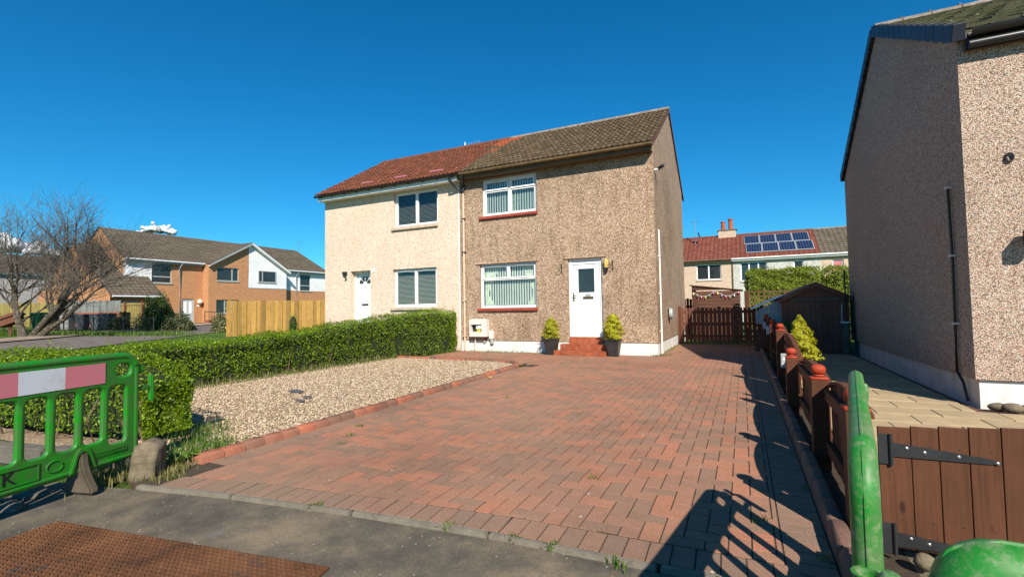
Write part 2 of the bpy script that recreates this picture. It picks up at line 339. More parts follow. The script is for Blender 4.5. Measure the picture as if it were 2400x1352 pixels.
# timber
M['fence_brown'] = wood('brown_stain_fence', (.105, .036, .017))
M['fence_brown_x'] = wood('brown_stain_rail', (.115, .040, .018), 'y')
M['gate_brown'] = wood('brown_gate_board', (.098, .037, .0165), 'z', .75, .25, .35, True, 2.2)
M['gate_rail'] = wood('gate_rail', (.11, .042, .02), 'x')
M['cap_red'] = plain('red_orange_cap', (.36, .042, .012), .6, .2, 14, .25, .3, 60, dirt=(.20, .035, .015), dscale=16, damt=.6)
M['dark_timber'] = wood('dark_brown_timber', (.16, .062, .038))
M['dark_timber_x'] = wood('dark_brown_shiplap', (.15, .058, .036), 'x')
M['garage_timber'] = wood('garage_timber', (.27, .095, .058))
M['shed_brown'] = wood('brown_shed_board', (.105, .042, .024), 'x')
M['shed_end'] = wood('weathered_board', (.19, .135, .10), 'y')
M['red_timber'] = wood('red_fence', (.24, .045, .022))
M['yellow_timber'] = wood('new_timber', (.66, .37, .10), 'z', .7, .42, .6, True, .5)
M['olive_timber'] = wood('olive_timber', (.27, .215, .07))
M['grey_timber'] = wood('grey_timber', (.20, .215, .20))
M['trellis'] = wood('trellis', (.16, .085, .045), 'x')
# barriers
t = NT('green_barrier_plastic'); n = t.noise(7, 8, .7); c = t.mix(t.ramp(n, [(.40, (0, 0, 0)), (.66, (.85,)*3)]), (.008, .20, .008), (.050, .095, .028))
c = t.mix(t.ramp(t.noise(45, 4, .7, t.pos(1, 1, .3)), [(.62, (0, 0, 0)), (.75, (.55,)*3)]), c, (.26, .24, .15)); M['green'] = t.fin(c, t.ramp(n, [(.4, (.30,)*3), (.7, (.7,)*3)]), .45)
t = NT('dirty_green_plastic'); n = t.noise(9, 8, .7); up = t.n('ShaderNodeSeparateXYZ'); t.l(t.g.outputs['Normal'], up.inputs[0])
c = t.mix(t.ramp(n, [(.44, (0, 0, 0)), (.60, (.8,)*3)]), (.012, .18, .016), (.095, .165, .065)); c = t.mix(t.ramp(t.noise(38, 7, .75), [(.50, (0, 0, 0)), (.70, (.8,)*3)]), c, (.24, .26, .16)); M['green_dirty'] = t.fin(c, .5, .4)
def sheet(name, col):
    t = NT(name); c = t.mix(t.ramp(t.noise(11, 7, .7), [(.5, (0, 0, 0)), (.75, (.45,)*3)]), col, (.28, .24, .21)); v = t.noise(1, 4, .8, t.pos(60, 60, 9)); c = t.mix(t.ramp(v, [(.66, (0, 0, 0)), (.7, (.5,)*3)]), c, (.2, .17, .15)); return t.fin(c, .35, .5)
M['refl_pink'] = sheet('faded_red_reflective', (.56, .17, .20)); M['refl_white'] = sheet('white_reflective', (.58, .60, .63))
M['rubber'] = plain('recycled_foot', (.075, .058, .040), .7, .3, 8, .3, dirt=(.17, .13, .08), dscale=7, damt=.7)
M['blackprint'] = plain('black_print', (.012, .012, .012), .6, .3, 20)
M['steel'] = plain('bolt_steel', (.45, .44, .42), .35, .15, 9, .5, metal=.8)
# building fabric
t = NT('orange_brick'); g = t.n('ShaderNodeSeparateXYZ'); t.l(t.g.outputs['Position'], g.inputs[0]); cx = t.n('ShaderNodeCombineXYZ'); t.l(t.math('ADD', g.outputs[0], g.outputs[1]), cx.inputs[0]); t.l(g.outputs[2], cx.inputs[1])
bk = t.n('ShaderNodeTexBrick'); t.l(cx.outputs[0], bk.inputs['Vector']); bk.inputs['Scale'].default_value = 1; bk.inputs['Brick Width'].default_value = .225; bk.inputs['Row Height'].default_value = .075; bk.inputs['Mortar Size'].default_value = .008
bk.inputs['Color1'].default_value = (.50, .225, .095, 1); bk.inputs['Color2'].default_value = (.38, .155, .062, 1); bk.inputs['Mortar'].default_value = (.50, .33, .19, 1)
t.bump(bk.outputs['Fac'], -.4, .01); M['brick'] = t.fin(bk.outputs['Color'], .85, .2)
t = NT('red_brick'); bk = t.n('ShaderNodeTexBrick'); g = t.n('ShaderNodeSeparateXYZ'); t.l(t.g.outputs['Position'], g.inputs[0]); cx = t.n('ShaderNodeCombineXYZ'); t.l(t.math('ADD', g.outputs[0], g.outputs[1]), cx.inputs[0]); t.l(g.outputs[2], cx.inputs[1]); t.l(cx.outputs[0], bk.inputs['Vector'])
bk.inputs['Scale'].default_value = 1; bk.inputs['Brick Width'].default_value = .225; bk.inputs['Row Height'].default_value = .075; bk.inputs['Mortar Size'].default_value = .01
bk.inputs['Color1'].default_value = (.33, .07, .035, 1); bk.inputs['Color2'].default_value = (.25, .055, .03, 1); bk.inputs['Mortar'].default_value = (.3, .2, .15, 1); M['redbrick'] = t.fin(bk.outputs['Color'], .9, .2)
M['grey_frame'] = plain('grey_window_frame', (.34, .36, .33), .5, .05, 3)
M['grey_door'] = plain('pale_grey_door', (.40, .43, .44), .5, .05, 3)
M['pane_dark'] = plain('far_pane', (.025, .032, .036), .08, .3, 1.2, .6)
M['soffit_grey'] = plain('grey_fascia', (.30, .32, .33), .5, .08, 3)
M['gutter_white'] = plain('white_gutter', (.62, .64, .66), .45, .06, 3)
M['globe'] = plain('globe_lamp', (.72, .68, .55), .3, .05, 3, .4)
M['binblack'] = plain('bin_charcoal', (.075, .08, .088), .55, .25, 4, .35)
M['bingrey'] = plain('bin_grey', (.26, .25, .25), .6, .2, 3, .3)
M['bingreen'] = plain('bin_green', (.035, .16, .05), .5, .2, 3, .3)
t = NT('solar_cell'); g = t.n('ShaderNodeSeparateXYZ'); t.l(t.g.outputs['Position'], g.inputs[0]); cx = t.n('ShaderNodeCombineXYZ'); t.l(g.outputs[0], cx.inputs[0]); t.l(t.math('MULTIPLY', g.outputs[2], 1.75), cx.inputs[1])
bk = t.n('ShaderNodeTexBrick'); bk.offset = 0; t.l(cx.outputs[0], bk.inputs['Vector']); bk.inputs['Scale'].default_value = 1; bk.inputs['Brick Width'].default_value = .19; bk.inputs['Row Height'].default_value = .30; bk.inputs['Mortar Size'].default_value = .006
bk.inputs['Color1'].default_value = (.008, .016, .042, 1); bk.inputs['Color2'].default_value = (.010, .021, .055, 1); bk.inputs['Mortar'].default_value = (.13, .16, .22, 1); M['solar'] = t.fin(bk.outputs['Color'], .2, .5)
M['alu'] = plain('aluminium', (.62, .63, .64), .4, .05, 3, .5, metal=.3)
M['terracotta'] = plain('terracotta_pot', (.36, .085, .04), .8, .2, 4)
M['planter'] = plain('dark_planter', (.030, .027, .026), .5, .25, 7, .35)
M['soil'] = plain('soil', (.05, .035, .022), .95, .3, 20)
M['cloud'] = plain('cloud_white', (.52, .53, .56), 1, .02, .01, 0)
# plants
M['hedge'] = leafmat('hedge_leaf', (.075, .130, .003), (.155, .260, .005), (.34, .46, .018), .36)
M['hedge_core'] = plain('hedge_core', (.018, .026, .008), .95, .5, 8)
M['conifer_gold'] = leafmat('golden_conifer', (.26, .26, .010), (.44, .42, .014), (.60, .55, .035), .3, .6)
M['conifer_green'] = leafmat('green_conifer', (.035, .085, .012), (.07, .13, .02), (.13, .20, .03), .3, .6)
M['leyland'] = leafmat('back_hedge_leaf', (.11, .15, .010), (.21, .27, .016), (.34, .38, .035), .3, .6)
M['shrub'] = leafmat('shrub_leaf', (.030, .060, .012), (.055, .10, .02), (.10, .15, .03), .25)
M['shrub_pink'] = leafmat('pale_shrub_leaf', (.06, .09, .02), (.16, .17, .06), (.32, .27, .14), .25)
M['grass'] = leafmat('grass_blade', (.05, .11, .012), (.10, .19, .02), (.20, .25, .05), .35)
M['grass_dry'] = leafmat('dry_grass_blade', (.12, .13, .03), (.24, .21, .08), (.38, .31, .14), .3)
M['bud'] = leafmat('tree_bud', (.13, .12, .04), (.20, .18, .07), (.28, .24, .10), .2)
t = NT('tree_bark'); n = t.noise(9, 6, .7); c = t.ramp(n, [(.35, (.035, .027, .020)), (.52, (.085, .068, .048)), (.68, (.21, .185, .135))]); t.bump(n, .5, .02); M['bark'] = t.fin(c, .9, .15)
M['twig'] = plain('twig_bark', (.115, .095, .08), .9, .3, 5, rnd=.3)
M['stem'] = plain('hedge_stem', (.13, .085, .05), .9, .3, 9)

# ------------------------------------------------------------------ the setting: ground, road, pavement, drive
def dist_depth(x, y): return x*fw.x + y*fw.y
def land(x, y):
    q = (-x-19)*.024; return max(0, min(q, .75)) if x < 0 else 0.0
xs = sorted(set([-900, -500, -300, -200, -140, -100, -80, -70, -60] + [-55+2*i for i in range(28)] + [0, 10, 20, 40, 80, 150, 300, 600, 900]))
ys = [-300, -100, -40, -15, 0, 6, 10, 14, 18, 22, 26, 30, 36, 44, 60, 90, 150, 300, 600, 1200]
V = [(x, y, land(x, y)-.06) for y in ys for x in xs]; nx = len(xs)
F = [(j*nx+i, j*nx+i+1, (j+1)*nx+i+1, (j+1)*nx+i) for j in range(len(ys)-1) for i in range(nx-1)]
MB().add(V, F).build('ground', M['ground'], kind='structure')
def strip(name, pts, w0, w1, mat, dz):                      # a ribbon laid on the land
    V = []; n = len(pts)
    for i, p in enumerate(pts):
        d = Vector(pts[min(i+1, n-1)])-Vector(pts[max(i-1, 0)]); d.normalize(); q = Vector((d.y, -d.x))
        for w in (w0, w1): P = Vector(p)+q*w; V.append((P.x, P.y, land(P.x, P.y)-.06+dz))
    return MB().add(V, [(2*i, 2*i+1, 2*i+3, 2*i+2) for i in range(n-1)]).build(name, mat, kind='structure')
rd = [(-14, -11.5), (-20, -1.5), (-24, 5.0), (-27.5, 10.5), (-31, 16), (-34.5, 21.8), (-40, 31), (-52, 52)]
strip('side_road', rd, -1.6, 3.4, M['road'], .03)
strip('side_path', rd, -3.6, -1.75, M['concrete_path'], .07)
strip('side_kerb', rd, -1.75, -1.6, M['edging'], .11)
EDGE = [(-14.0, .55), (-9.0, 1.25), (-6.0, 1.68), (-4.2, 2.06), (-3.3, 2.24), (-2.18, 2.39), (-1.33, 2.47), (-.39, 2.50), (.6, 2.53), (3, 2.6), (12, 3.0)]
def edge_y(x):
    for (a, b), (c, d) in zip(EDGE, EDGE[1:]):
        if x <= c: return b+(d-b)*(x-a)/(c-a)
    return EDGE[-1][1]
MB().add([(x, edge_y(x)-.055, -.018) for x, _ in EDGE]+[(x, -.6+.08*(x), -.018) for x, _ in EDGE], [(i, i+len(EDGE), i+1+len(EDGE), i+1) for i in range(len(EDGE)-1)]).build('pavement', M['asphalt'], kind='structure')
MB().add([(x, -.6+.08*x, -.05) for x, _ in EDGE]+[(x, -9+.08*x, -.05) for x, _ in EDGE], [(i, i+len(EDGE), i+1+len(EDGE), i+1) for i in range(len(EDGE)-1)]).build('road', M['road'], kind='structure')

# concrete edging stones between pavement and drive
eg = tag(link(bpy.data.objects.new('drive_edging', None)), kind='structure', label='pale concrete edging stones along the foot of the block drive')
for (a, b) in ((-4.15, -3.30), (-3.29, -2.30), (-2.29, -1.36), (-1.35, -.42), (-.41, .48)):
    ya, yb = edge_y(a), edge_y(b); d = Vector((b-a, yb-ya, 0)); L = d.length; ang = math.atan2(d.y, d.x)
    me = B(0, L-.008, -.048, 0, -.1, .006).mesh('edging_stone', M['edging'], True, .008, 2)
    for v in me.vertices: v.co.z += .003*math.sin(v.co.x*31); v.co.y += .002*math.sin(v.co.x*23+a)
    inst('edging_stone', me, eg, Matrix.Translation((a, ya, random.uniform(-.004, .004))) @ Matrix.Rotation(ang, 4, 'Z'))

# block paving
A_ = .1135; JO = .0085
def kerb_x(y): return -4.21-.034*(min(y, 9.1)-2.68)
HX1 = .145                                               # right end of the herringbone field
def clip(poly, nx_, ny_, c):                             # keep nx*x+ny*y >= c
    out = []
    for i, p in enumerate(poly):
        q = poly[(i+1) % len(poly)]; a = nx_*p[0]+ny_*p[1]-c; b = nx_*q[0]+ny_*q[1]-c
        if a >= 0: out.append(p)
        if a*b < 0: s = a/(a-b); out.append((p[0]+(q[0]-p[0])*s, p[1]+(q[1]-p[1])*s))
    return out
def area(p): return abs(sum(p[i][0]*p[(i+1) % len(p)][1]-p[(i+1) % len(p)][0]*p[i][1] for i in range(len(p))))/2 if len(p) > 2 else 0
def shrink(poly, d):
    c = (sum(p[0] for p in poly)/len(poly), sum(p[1] for p in poly)/len(poly)); n = len(poly); out = []
    s = 1 if sum(poly[i][0]*poly[(i+1) % n][1]-poly[(i+1) % n][0]*poly[i][1] for i in range(n)) > 0 else -1
    for i in range(n):
        p0, p1, p2 = Vector(poly[i-1]), Vector(poly[i]), Vector(poly[(i+1) % n])
        e1 = (p1-p0); e2 = (p2-p1)
        if e1.length < 1e-6 or e2.length < 1e-6: return None
        e1.normalize(); e2.normalize(); n1 = Vector((-e1.y, e1.x))*s; n2 = Vector((-e2.y, e2.x))*s
        b = n1+n2
        if b.length < .2: return None
        b.normalize(); k = d/max(.35, b.dot(n1)); out.append((p1.x+b.x*k, p1.y+b.y*k))
    return out
def paver_geo(poly):
    a = shrink(poly, JO/2); b = shrink(poly, JO/2+.0004)
    if a is None or b is None: return None
    n = len(poly); return a, b, n
soldier = []; field = []
# herringbone field
x0i, x1i = int(-8.6/A_)-1, int(.4/A_)+2; y0i, y1i = int(2.0/A_), int(17.2/A_)+1
for ix in range(x0i, x1i):
    for iy in range(y0i, y1i):
        k = (ix-iy) % 4
        if k == 0: rc = (ix*A_, (ix+2)*A_, iy*A_, (iy+1)*A_)
        elif k == 3: rc = (ix*A_, (ix+1)*A_, iy*A_, (iy+2)*A_)
        else: continue
        poly = [(rc[0], rc[2]), (rc[1], rc[2]), (rc[1], rc[3]), (rc[0], rc[3])]; cx_, cy_ = (rc[0]+rc[1])/2, (rc[2]+rc[3])/2
        if cy_ > 12.9 and cx_ < -2.1: continue
        if cy_ < 10.15:
            kx = kerb_x(cy_)+.225; poly = clip(poly, 1, 0, kx)
        else: poly = clip(poly, 1, 0, -8.0)
        if poly: poly = clip(poly, -1, 0, -HX1)
        if poly:
            e = .02; sl_ = (edge_y(cx_+e)-edge_y(cx_-e))/(2*e); poly = clip(poly, -sl_, 1, edge_y(cx_)+.225-sl_*cx_)
        if poly and cx_ < -2.0: poly = clip(poly, 0, -1, -12.74)
        if poly: poly = clip(poly, 0, -1, -17.0)
        if poly and area(poly) > .0012: field.append(poly)
for i in range(40):                                     # soldier course behind the edging
    x = -4.0+i*.117
    if x > .02+.12: break
    ya, yb = edge_y(x)+.004, edge_y(x+.117)+.004; d = Vector((.117, yb-ya)).normalized(); q = Vector((-d.y, d.x))*.215
    soldier.append([(x, ya), (x+.117, yb), (x+.117+q.x, yb+q.y), (x+q.x, ya+q.y)])
for i in range(125):                                    # soldier course along the right kerb
    y = 2.56+i*.117
    if y > 16.9: break
    soldier.append([(HX1+.001, y), (HX1+.226, y), (HX1+.226, y+.117), (HX1+.001, y+.117)])
for i in range(60):                                     # soldier course along the left kerb
    y = 2.62+i*.117
    if y > 10.1: break
    k0, k1 = kerb_x(y), kerb_x(y+.117); soldier.append([(k0, y), (k0+.224, y), (k1+.224, y+.117), (k1, y+.117)])
drive = MB().prism([(-4.25, edge_y(-4.25)), (-3.3, edge_y(-3.3)), (-2.18, edge_y(-2.18)), (-1.33, edge_y(-1.33)), (.37, edge_y(.37)), (.37, 17.0), (-1.99, 17.0), (-1.99, 12.76), (-8.0, 12.76), (-8.0, 10.2), (-4.46, 10.2), (-4.4, 6)], -.05, -.0042).build('driveway', M['joint'], kind='structure', label='red and brown herringbone block paved driveway')
allp = [(p, 'paver') for p in field]+[(p, 'paver_brown') for p in soldier]
def pc(p): return (sum(q[0] for q in p)/len(p), sum(q[1] for q in p)/len(p))
allp.sort(key=lambda a: math.hypot(*pc(a[0])))
restV = {'paver': MB(), 'paver_brown': MB()}; cnt = 0
for p, mname in allp:
    g_ = paver_geo(p)
    if g_ is None: continue
    a, b, n = g_; z = random.uniform(-.0012, .0015); tx, ty = random.uniform(-.006, .006), random.uniform(-.006, .006); c = pc(p)
    def Z(q, h): return h+z+(q[0]-c[0])*tx+(q[1]-c[1])*ty
    Vv = [(q[0], q[1], -.03) for q in a]+[(q[0], q[1], Z(q, -.0025)) for q in a]+[(q[0], q[1], Z(q, .0)) for q in b]
    Ff = [(i, (i+1) % n, n+(i+1) % n, n+i) for i in range(n)]+[(n+i, n+(i+1) % n, 2*n+(i+1) % n, 2*n+i) for i in range(n)]+[tuple(range(2*n, 3*n))]
    if sum(p[i][0]*p[(i+1) % n][1]-p[(i+1) % n][0]*p[i][1] for i in range(n)) < 0: Ff = [f[::-1] for f in Ff]
    cp = Vector((c[0], c[1], 0))-Vector((0, 0, CAM_H)); dep = cp.dot(fw); u = cp.dot(r2)/max(dep, .01); v_ = cp.dot(d2)/max(dep, .01)
    seen = dep > .3 and abs(u) < 1.08 and abs(v_) < .61
    if seen and cnt < 300:
        m_ = MB().add(Vv, Ff).build('paver', M[mname], drive); cnt += 1
    else: restV[mname].add(Vv, Ff)
restV['paver'].build('herringbone_pavers', M['paver'], drive, kind='stuff')
restV['paver_brown'].build('border_pavers', M['paver_brown'], drive, kind='stuff')

# kerbs: blocks with a rounded top
def kerb_block(L, w, h, mat, off=0):
    pr = [(-w/2, -.08), (w/2, -.08), (w/2, h*.62), (w*.40, h*.88), (w*.26, h), (-w*.26, h), (-w*.40, h*.88), (-w/2, h*.62)]
    return MB().prism(pr, -L/2+.0012, L/2-.0012, 'x').mesh('kerb_block', mat, True, .002)
kl = tag(link(bpy.data.objects.new('bed_kerb', None)), kind='structure', label='red rounded kerb blocks edging the gravel bed')
km = kerb_block(.205, .125, .072, M['kerbred'])
path = [(kerb_x(y)-.065, y) for y in np.arange(2.45, 9.0, .05)]
for a in np.linspace(0, 90, 24): path.append((kerb_x(9.1)-.065-.95+.95*math.cos(R(a)), 9.15+1.12*math.sin(R(a))))
path += [(x, 10.28) for x in np.arange(-5.45, -8.5, -.05)]
def along(path, step):
    out = []; acc = 0; last = Vector(path[0])
    for p in path[1:]:
        p = Vector(p); seg = (p-last).length
        while acc+seg >= step:
            t_ = (step-acc)/seg; q = last.lerp(p, t_); out.append((q, math.atan2(p.y-last.y, p.x-last.x))); last = q; seg = (p-last).length; acc = 0
        acc += seg; last = p
    return out
for q, a in along(path, .207):
    inst('kerb_block', km, kl, Matrix.Translation((q.x, q.y, random.uniform(-.004, .004))) @ Euler((random.uniform(-.02, .02), random.uniform(-.01, .01), a+random.uniform(-.015, .015))).to_matrix().to_4x4())
kr = tag(link(bpy.data.objects.new('drive_kerb', None)), kind='structure', label='dull brown kerb blocks between drive and timber fence')
km2 = kerb_block(.33, .10, .10, M['kerbdull'])
for i in range(38):
    y = 2.66+i*.333
    if y < 15.0: inst('kerb_block', km2, kr, Matrix.Translation((.425, y, random.uniform(-.005, .005))) @ Euler((random.uniform(-.015, .015), 0, math.pi/2+random.uniform(-.01, .01))).to_matrix().to_4x4())

# gravel bed
gpoly = [(-4.3, 2.5)]+[(p[0], p[1]) for p in path[::6]]+[(-8.9, 10.25), (-8.9, 2.2)]
bed = MB().prism(gpoly, -.05, .012).build('gravel_bed', M['gravel_bed'], kind='structure')
ico = bmesh.new(); bmesh.ops.create_icosphere(ico, subdivisions=1, radius=1); iv = np.array([v.co[:] for v in ico.verts]); if_ = np.array([[v.index for v in f.verts] for f in ico.faces]); ico.free()
def stones(n, xy, size, zb, sq=.6):
    m = len(iv); S = rng.uniform(size[0], size[1], (n, 1, 1))*rng.uniform(.65, 1.25, (n, 1, 3)); S[:, :, 2] *= sq
    base = iv[None]*S*rng.uniform(.8, 1.15, (n, m, 1)); a = rng.uniform(0, 6.28, n); ca, sa = np.cos(a)[:, None], np.sin(a)[:, None]
    tl = rng.uniform(-.5, .5, n)[:, None]; x = base[:, :, 0]; y = base[:, :, 1]; z = base[:, :, 2]
    x, z = x*np.cos(tl)-z*np.sin(tl), x*np.sin(tl)+z*np.cos(tl); X = x*ca-y*sa; Y = x*sa+y*ca
    P = np.stack([X+xy[:, 0:1], Y+xy[:, 1:2], z+zb[:, None]], 2); return P.reshape(-1, 3), (if_[None]+(np.arange(n)*m)[:, None, None]).reshape(-1, 3)
N = 34000
xy = np.stack([rng.uniform(-8.8, -4.25, N*2), 2.7+7.5*rng.uniform(0, 1, N*2)**1.25], 1)
ok = (xy[:, 0] < -4.21-.034*(np.minimum(xy[:, 1], 9.1)-2.68)-.12)
cc = (xy[:, 1] > 9.15) & (xy[:, 0] > -5.4) & (((xy[:, 0]+5.44)/.95)**2+((xy[:, 1]-9.15)/1.02)**2 > .92); ok &= ~cc & (xy[:, 1] < 10.2)
xy = xy[ok][:N]; V, F = stones(len(xy), xy, (.008, .0175), rng.uniform(.012, .026, len(xy)))
npobj('gravel', V, F, M['gravel'], kind='stuff', label='pale mixed gravel filling the bed beside the drive')

# slabs beside the neighbouring house
sl_o = MB().prism([(.72, 3.2), (9, 3.2), (9, 7.62), (2.48, 7.62), (2.48, 14.9), (.72, 14.9)], -.05, -.012).build('slab_path', M['slab_joint'], kind='structure', label='buff slab path with brown joints')
y = 3.3; row = 0
while y < 14.6:
    x = .76
    x1 = 7.5 if y < 7.0 else 2.40
    if row % 2: x -= .3
    while x < x1-.1:
        a, b = max(x, .76), min(x+.6, x1)
        if b-a > .12: B(a+.004, b-.004, y+.026, y+.45-.026, -.04, .003+random.uniform(-.003, .003)).build('slab', M['slab'], sl_o, bevel=.004)
        x += .6
    y += .45; row += 1
B(.48, .715, 2.7, 15, -.05, -.02).build('soil_strip', M['soil'], kind='structure'); B(.48, 9, 2.2, 3.195, -.05, -.0225).build('gate_threshold', M['asphalt'], kind='structure')

# ------------------------------------------------------------------ house builders
def facade(mb, u0, u1, z0, z1, ops, P, depth=.12):
    """wall face with openings; P(u, z, w) gives the world point, w inwards"""
    us = sorted(set([u0, u1]+[o[0] for o in ops]+[o[1] for o in ops])); zs = sorted(set([z0, z1]+[o[2] for o in ops]+[o[3] for o in ops]))
    for a, b in zip(us, us[1:]):
        for c, d in zip(zs, zs[1:]):
            m, k = (a+b)/2, (c+d)/2
            if any(o[0] < m < o[1] and o[2] < k < o[3] for o in ops): continue
            mb.add([P(a, c, 0), P(b, c, 0), P(b, d, 0), P(a, d, 0)], [(0, 1, 2, 3)])
    for o in ops:
        a, b, c, d = o[:4]; w = o[4] if len(o) > 4 else depth
        for q in (((a, c), (a, d)), ((a, d), (b, d)), ((b, d), (b, c)), ((b, c), (a, c))):
            (p0, p1) = q; mb.add([P(*p0, 0), P(*p1, 0), P(*p1, w), P(*p0, w)], [(0, 1, 2, 3)])
def PY(Y, s=1): return lambda u, z, w: (u, Y+s*w, z)           # facade facing -Y
def PX(X, s=-1): return lambda u, z, w: (X+s*w, u, z)          # facade facing +X
def pbox(mb, P, u0, u1, z0, z1, w0, w1):
    mb.add([P(u0, z0, w0), P(u1, z0, w0), P(u1, z0, w1), P(u0, z0, w1), P(u0, z1, w0), P(u1, z1, w0), P(u1, z1, w1), P(u0, z1, w1)],
           [(0, 3, 2, 1), (4, 5, 6, 7), (0, 1, 5, 4), (1, 2, 6, 5), (2, 3, 7, 6), (3, 0, 4, 7)])
def frame_rect(mb, P, u0, u1, z0, z1, t, w0, w1):
    pbox(mb, P, u0, u1, z0, z0+t, w0, w1); pbox(mb, P, u0, u1, z1-t, z1, w0, w1)
    pbox(mb, P, u0, u0+t, z0+t, z1-t, w0, w1); pbox(mb, P, u1-t, u1, z0+t, z1-t, w0, w1)
def window(house, P, o, panes, blind=None, rec=.09, fmat='white_pvc', vents=True, ft=.05, bmat='blind_white', slats=True):
    """panes: list of (u0,u1,z0,z1) fractions; each gets a sash, a pane of glass and a blind"""
    u0, u1, z0, z1 = o[:4]; fr = MB(); frame_rect(fr, P, u0+.001, u1-.001, z0+.001, z1-.001, ft, rec, rec+.07)
    w = fr.build('window', M[fmat], house, bevel=.004)
    W_, H_ = u1-u0-2*ft, z1-z0-2*ft
    for (a, b, c, d, sash) in panes:
        A, Bq, Cz, D = u0+ft+a*W_, u0+ft+b*W_, z0+ft+c*H_, z0+ft+d*H_; m = MB(); st = .045 if sash else .022
        frame_rect(m, P, A+.002, Bq-.002, Cz+.002, D-.002, st, rec-(.018 if sash else -.004), rec+.055); m.build('sash', M[fmat], w, bevel=.004)
        m = MB(); pbox(m, P, A+st-.004, Bq-st+.004, Cz+st-.004, D-st+.004, rec+.02, rec+.026); m.build('pane', M['glass'], w)
        if sash and vents and (D-Cz) < H_*1.1 and d > .95:
            m = MB(); q = (A+Bq)/2; pbox(m, P, q-.17, q+.17, D-.035, D-.010, rec-.032, rec-.015); m.build('trickle_vent', M[fmat], w)
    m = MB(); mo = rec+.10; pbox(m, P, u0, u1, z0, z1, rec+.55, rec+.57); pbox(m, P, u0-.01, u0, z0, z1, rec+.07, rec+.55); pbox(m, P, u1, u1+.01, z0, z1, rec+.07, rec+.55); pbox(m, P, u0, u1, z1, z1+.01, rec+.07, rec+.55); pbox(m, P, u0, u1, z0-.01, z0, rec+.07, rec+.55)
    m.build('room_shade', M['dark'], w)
    if blind == 'vertical':
        m = MB(); n = int((u1-u0-.1)/.084)
        for i in range(n):
            c = u0+.06+(i+.5)*(u1-u0-.12)/n; ww = .036
            m.add([P(c-ww, z0+.08, mo+.035), P(c+ww, z0+.08, mo), P(c+ww, z1-.05, mo), P(c-ww, z1-.05, mo+.035)], [(0, 1, 2, 3)])
        m.build('vertical_blind', M[bmat], w)
    elif blind == 'venetian':
        m = MB(); n = int((z1-z0-.14)/.042)
        for i in range(n):
            c = z0+.07+(i+.5)*(z1-z0-.14)/n
            m.add([P(u0+.06, c-.013, mo), P(u1-.06, c-.013, mo), P(u1-.06, c+.012, mo+.03), P(u0+.06, c+.012, mo+.03)], [(0, 1, 2, 3)])
        m.build('venetian_blind', M[bmat], w)
    return w
def roof_tile(name, w=.30, L=.37, roll=.046, lip=.036, n=16, mat=None, flat=False):
    V = []
    for (y, zo) in ((0, lip), (L, .004)):
        for i in range(n+1):
            s = i/n; q_ = (s*2) % 1 if i < n else .0; pz = roll*.62*math.sin(math.pi*q_/.5) if q_ < .5 else -.006*math.sin(math.pi*(q_-.5)/.5)
            if flat: pz = .012 if (s < .12) else 0
            V.append((s*w, y, zo+pz))
    for i in range(n+1): V.append((i/n*w, .0, -.004+(V[i][2]-lip)*.6))
    m = n+1; F = [(i, i+1, m+i+1, m+i) for i in range(n)]+[(2*m+i, 2*m+i+1, i+1, i) for i in range(n)]
    V += [(w, 0, -.004), (w, L, -.004), (0, 0, -.004), (0, L, -.004)]; k = 3*m
    F += [(n, k, k+1, m+n), (0, m, k+3, k+2)]
    return MB().add(V, F).mesh(name, mat, True)
def tile_field(roof, x0, x1, Ye, Ze, Yr, Zr, rows, cols, mat, special=None, flat=False, name='roof_tile'):
    S = Vector((0, Yr-Ye, Zr-Ze)); Ls = S.length; g = Ls/rows; w = (x1-x0)/cols; ang = math.atan2(Zr-Ze, Yr-Ye)
    me = {}
    for r in range(rows):
        for c in range(cols):
            mt = special(r, c) if special else None; mt = mt or mat
            if mt not in me: me[mt] = roof_tile('roof_tile_'+mt, w, g*1.10, mat=M[mt], flat=flat)
            p = Vector((x0+c*w, Ye, Ze))+S*(r/rows)
            off = (w*.5 if flat and r % 2 else 0)
            inst(name, me[mt], roof, Matrix.Translation(p+Vector((off if c < cols-1 else 0, random.uniform(-.006, .006), random.uniform(-.003, .004)))) @ Euler((ang, random.uniform(-.008, .008), random.uniform(-.008, .008))).to_matrix().to_4x4())

# ------------------------------------------------------------------ the pair of houses
FY, RY, BY = 12.77, 16.06, 19.35
EY, EZ, RZ = 12.40, 5.50, 7.70
PXL, PXM, PXR = -13.80, -7.97, -2.0
P = PY(FY)
def gable(mb, X, y0, yr, y1, z0, ze, zr, flip=False):
    v = [(X, y0, z0), (X, y1, z0), (X, y1, ze), (X, yr, zr), (X, y0, ze)]; mb.add(v, [tuple(range(5))[::-1] if flip else tuple(range(5))])
def gutter(name, x0, x1, y, z, mat, parent, brackets=0, n=7, r=.055):
    m = MB(); pr = [(r*math.cos(R(180+180*i/n)), r*math.sin(R(180+180*i/n))) for i in range(n+1)]
    pr = pr+[(q[0]*.82, q[1]*.82) for q in pr[::-1]]
    m.prism([(y+q[0], z+q[1]) for q in pr], x0, x1, 'x'); g_ = m.build(name, M[mat], parent, True)
    for i in range(brackets):
        x = x0+(i+.5)*(x1-x0)/brackets
        q = MB(); q.prism([(y-r-.006, z+.012), (y-r-.006, z-.02), (y-.02, z-r-.012), (y+r+.02, z-r-.012), (y+r+.02, z+.012), (y+r, z+.012), (y+r, z-r+.004), (y, z-r-.001), (y-r, z-.01), (y-r, z+.012)], x-.014, x+.014, 'x'); q.build('gutter_bracket', M[mat], g_)
    return g_
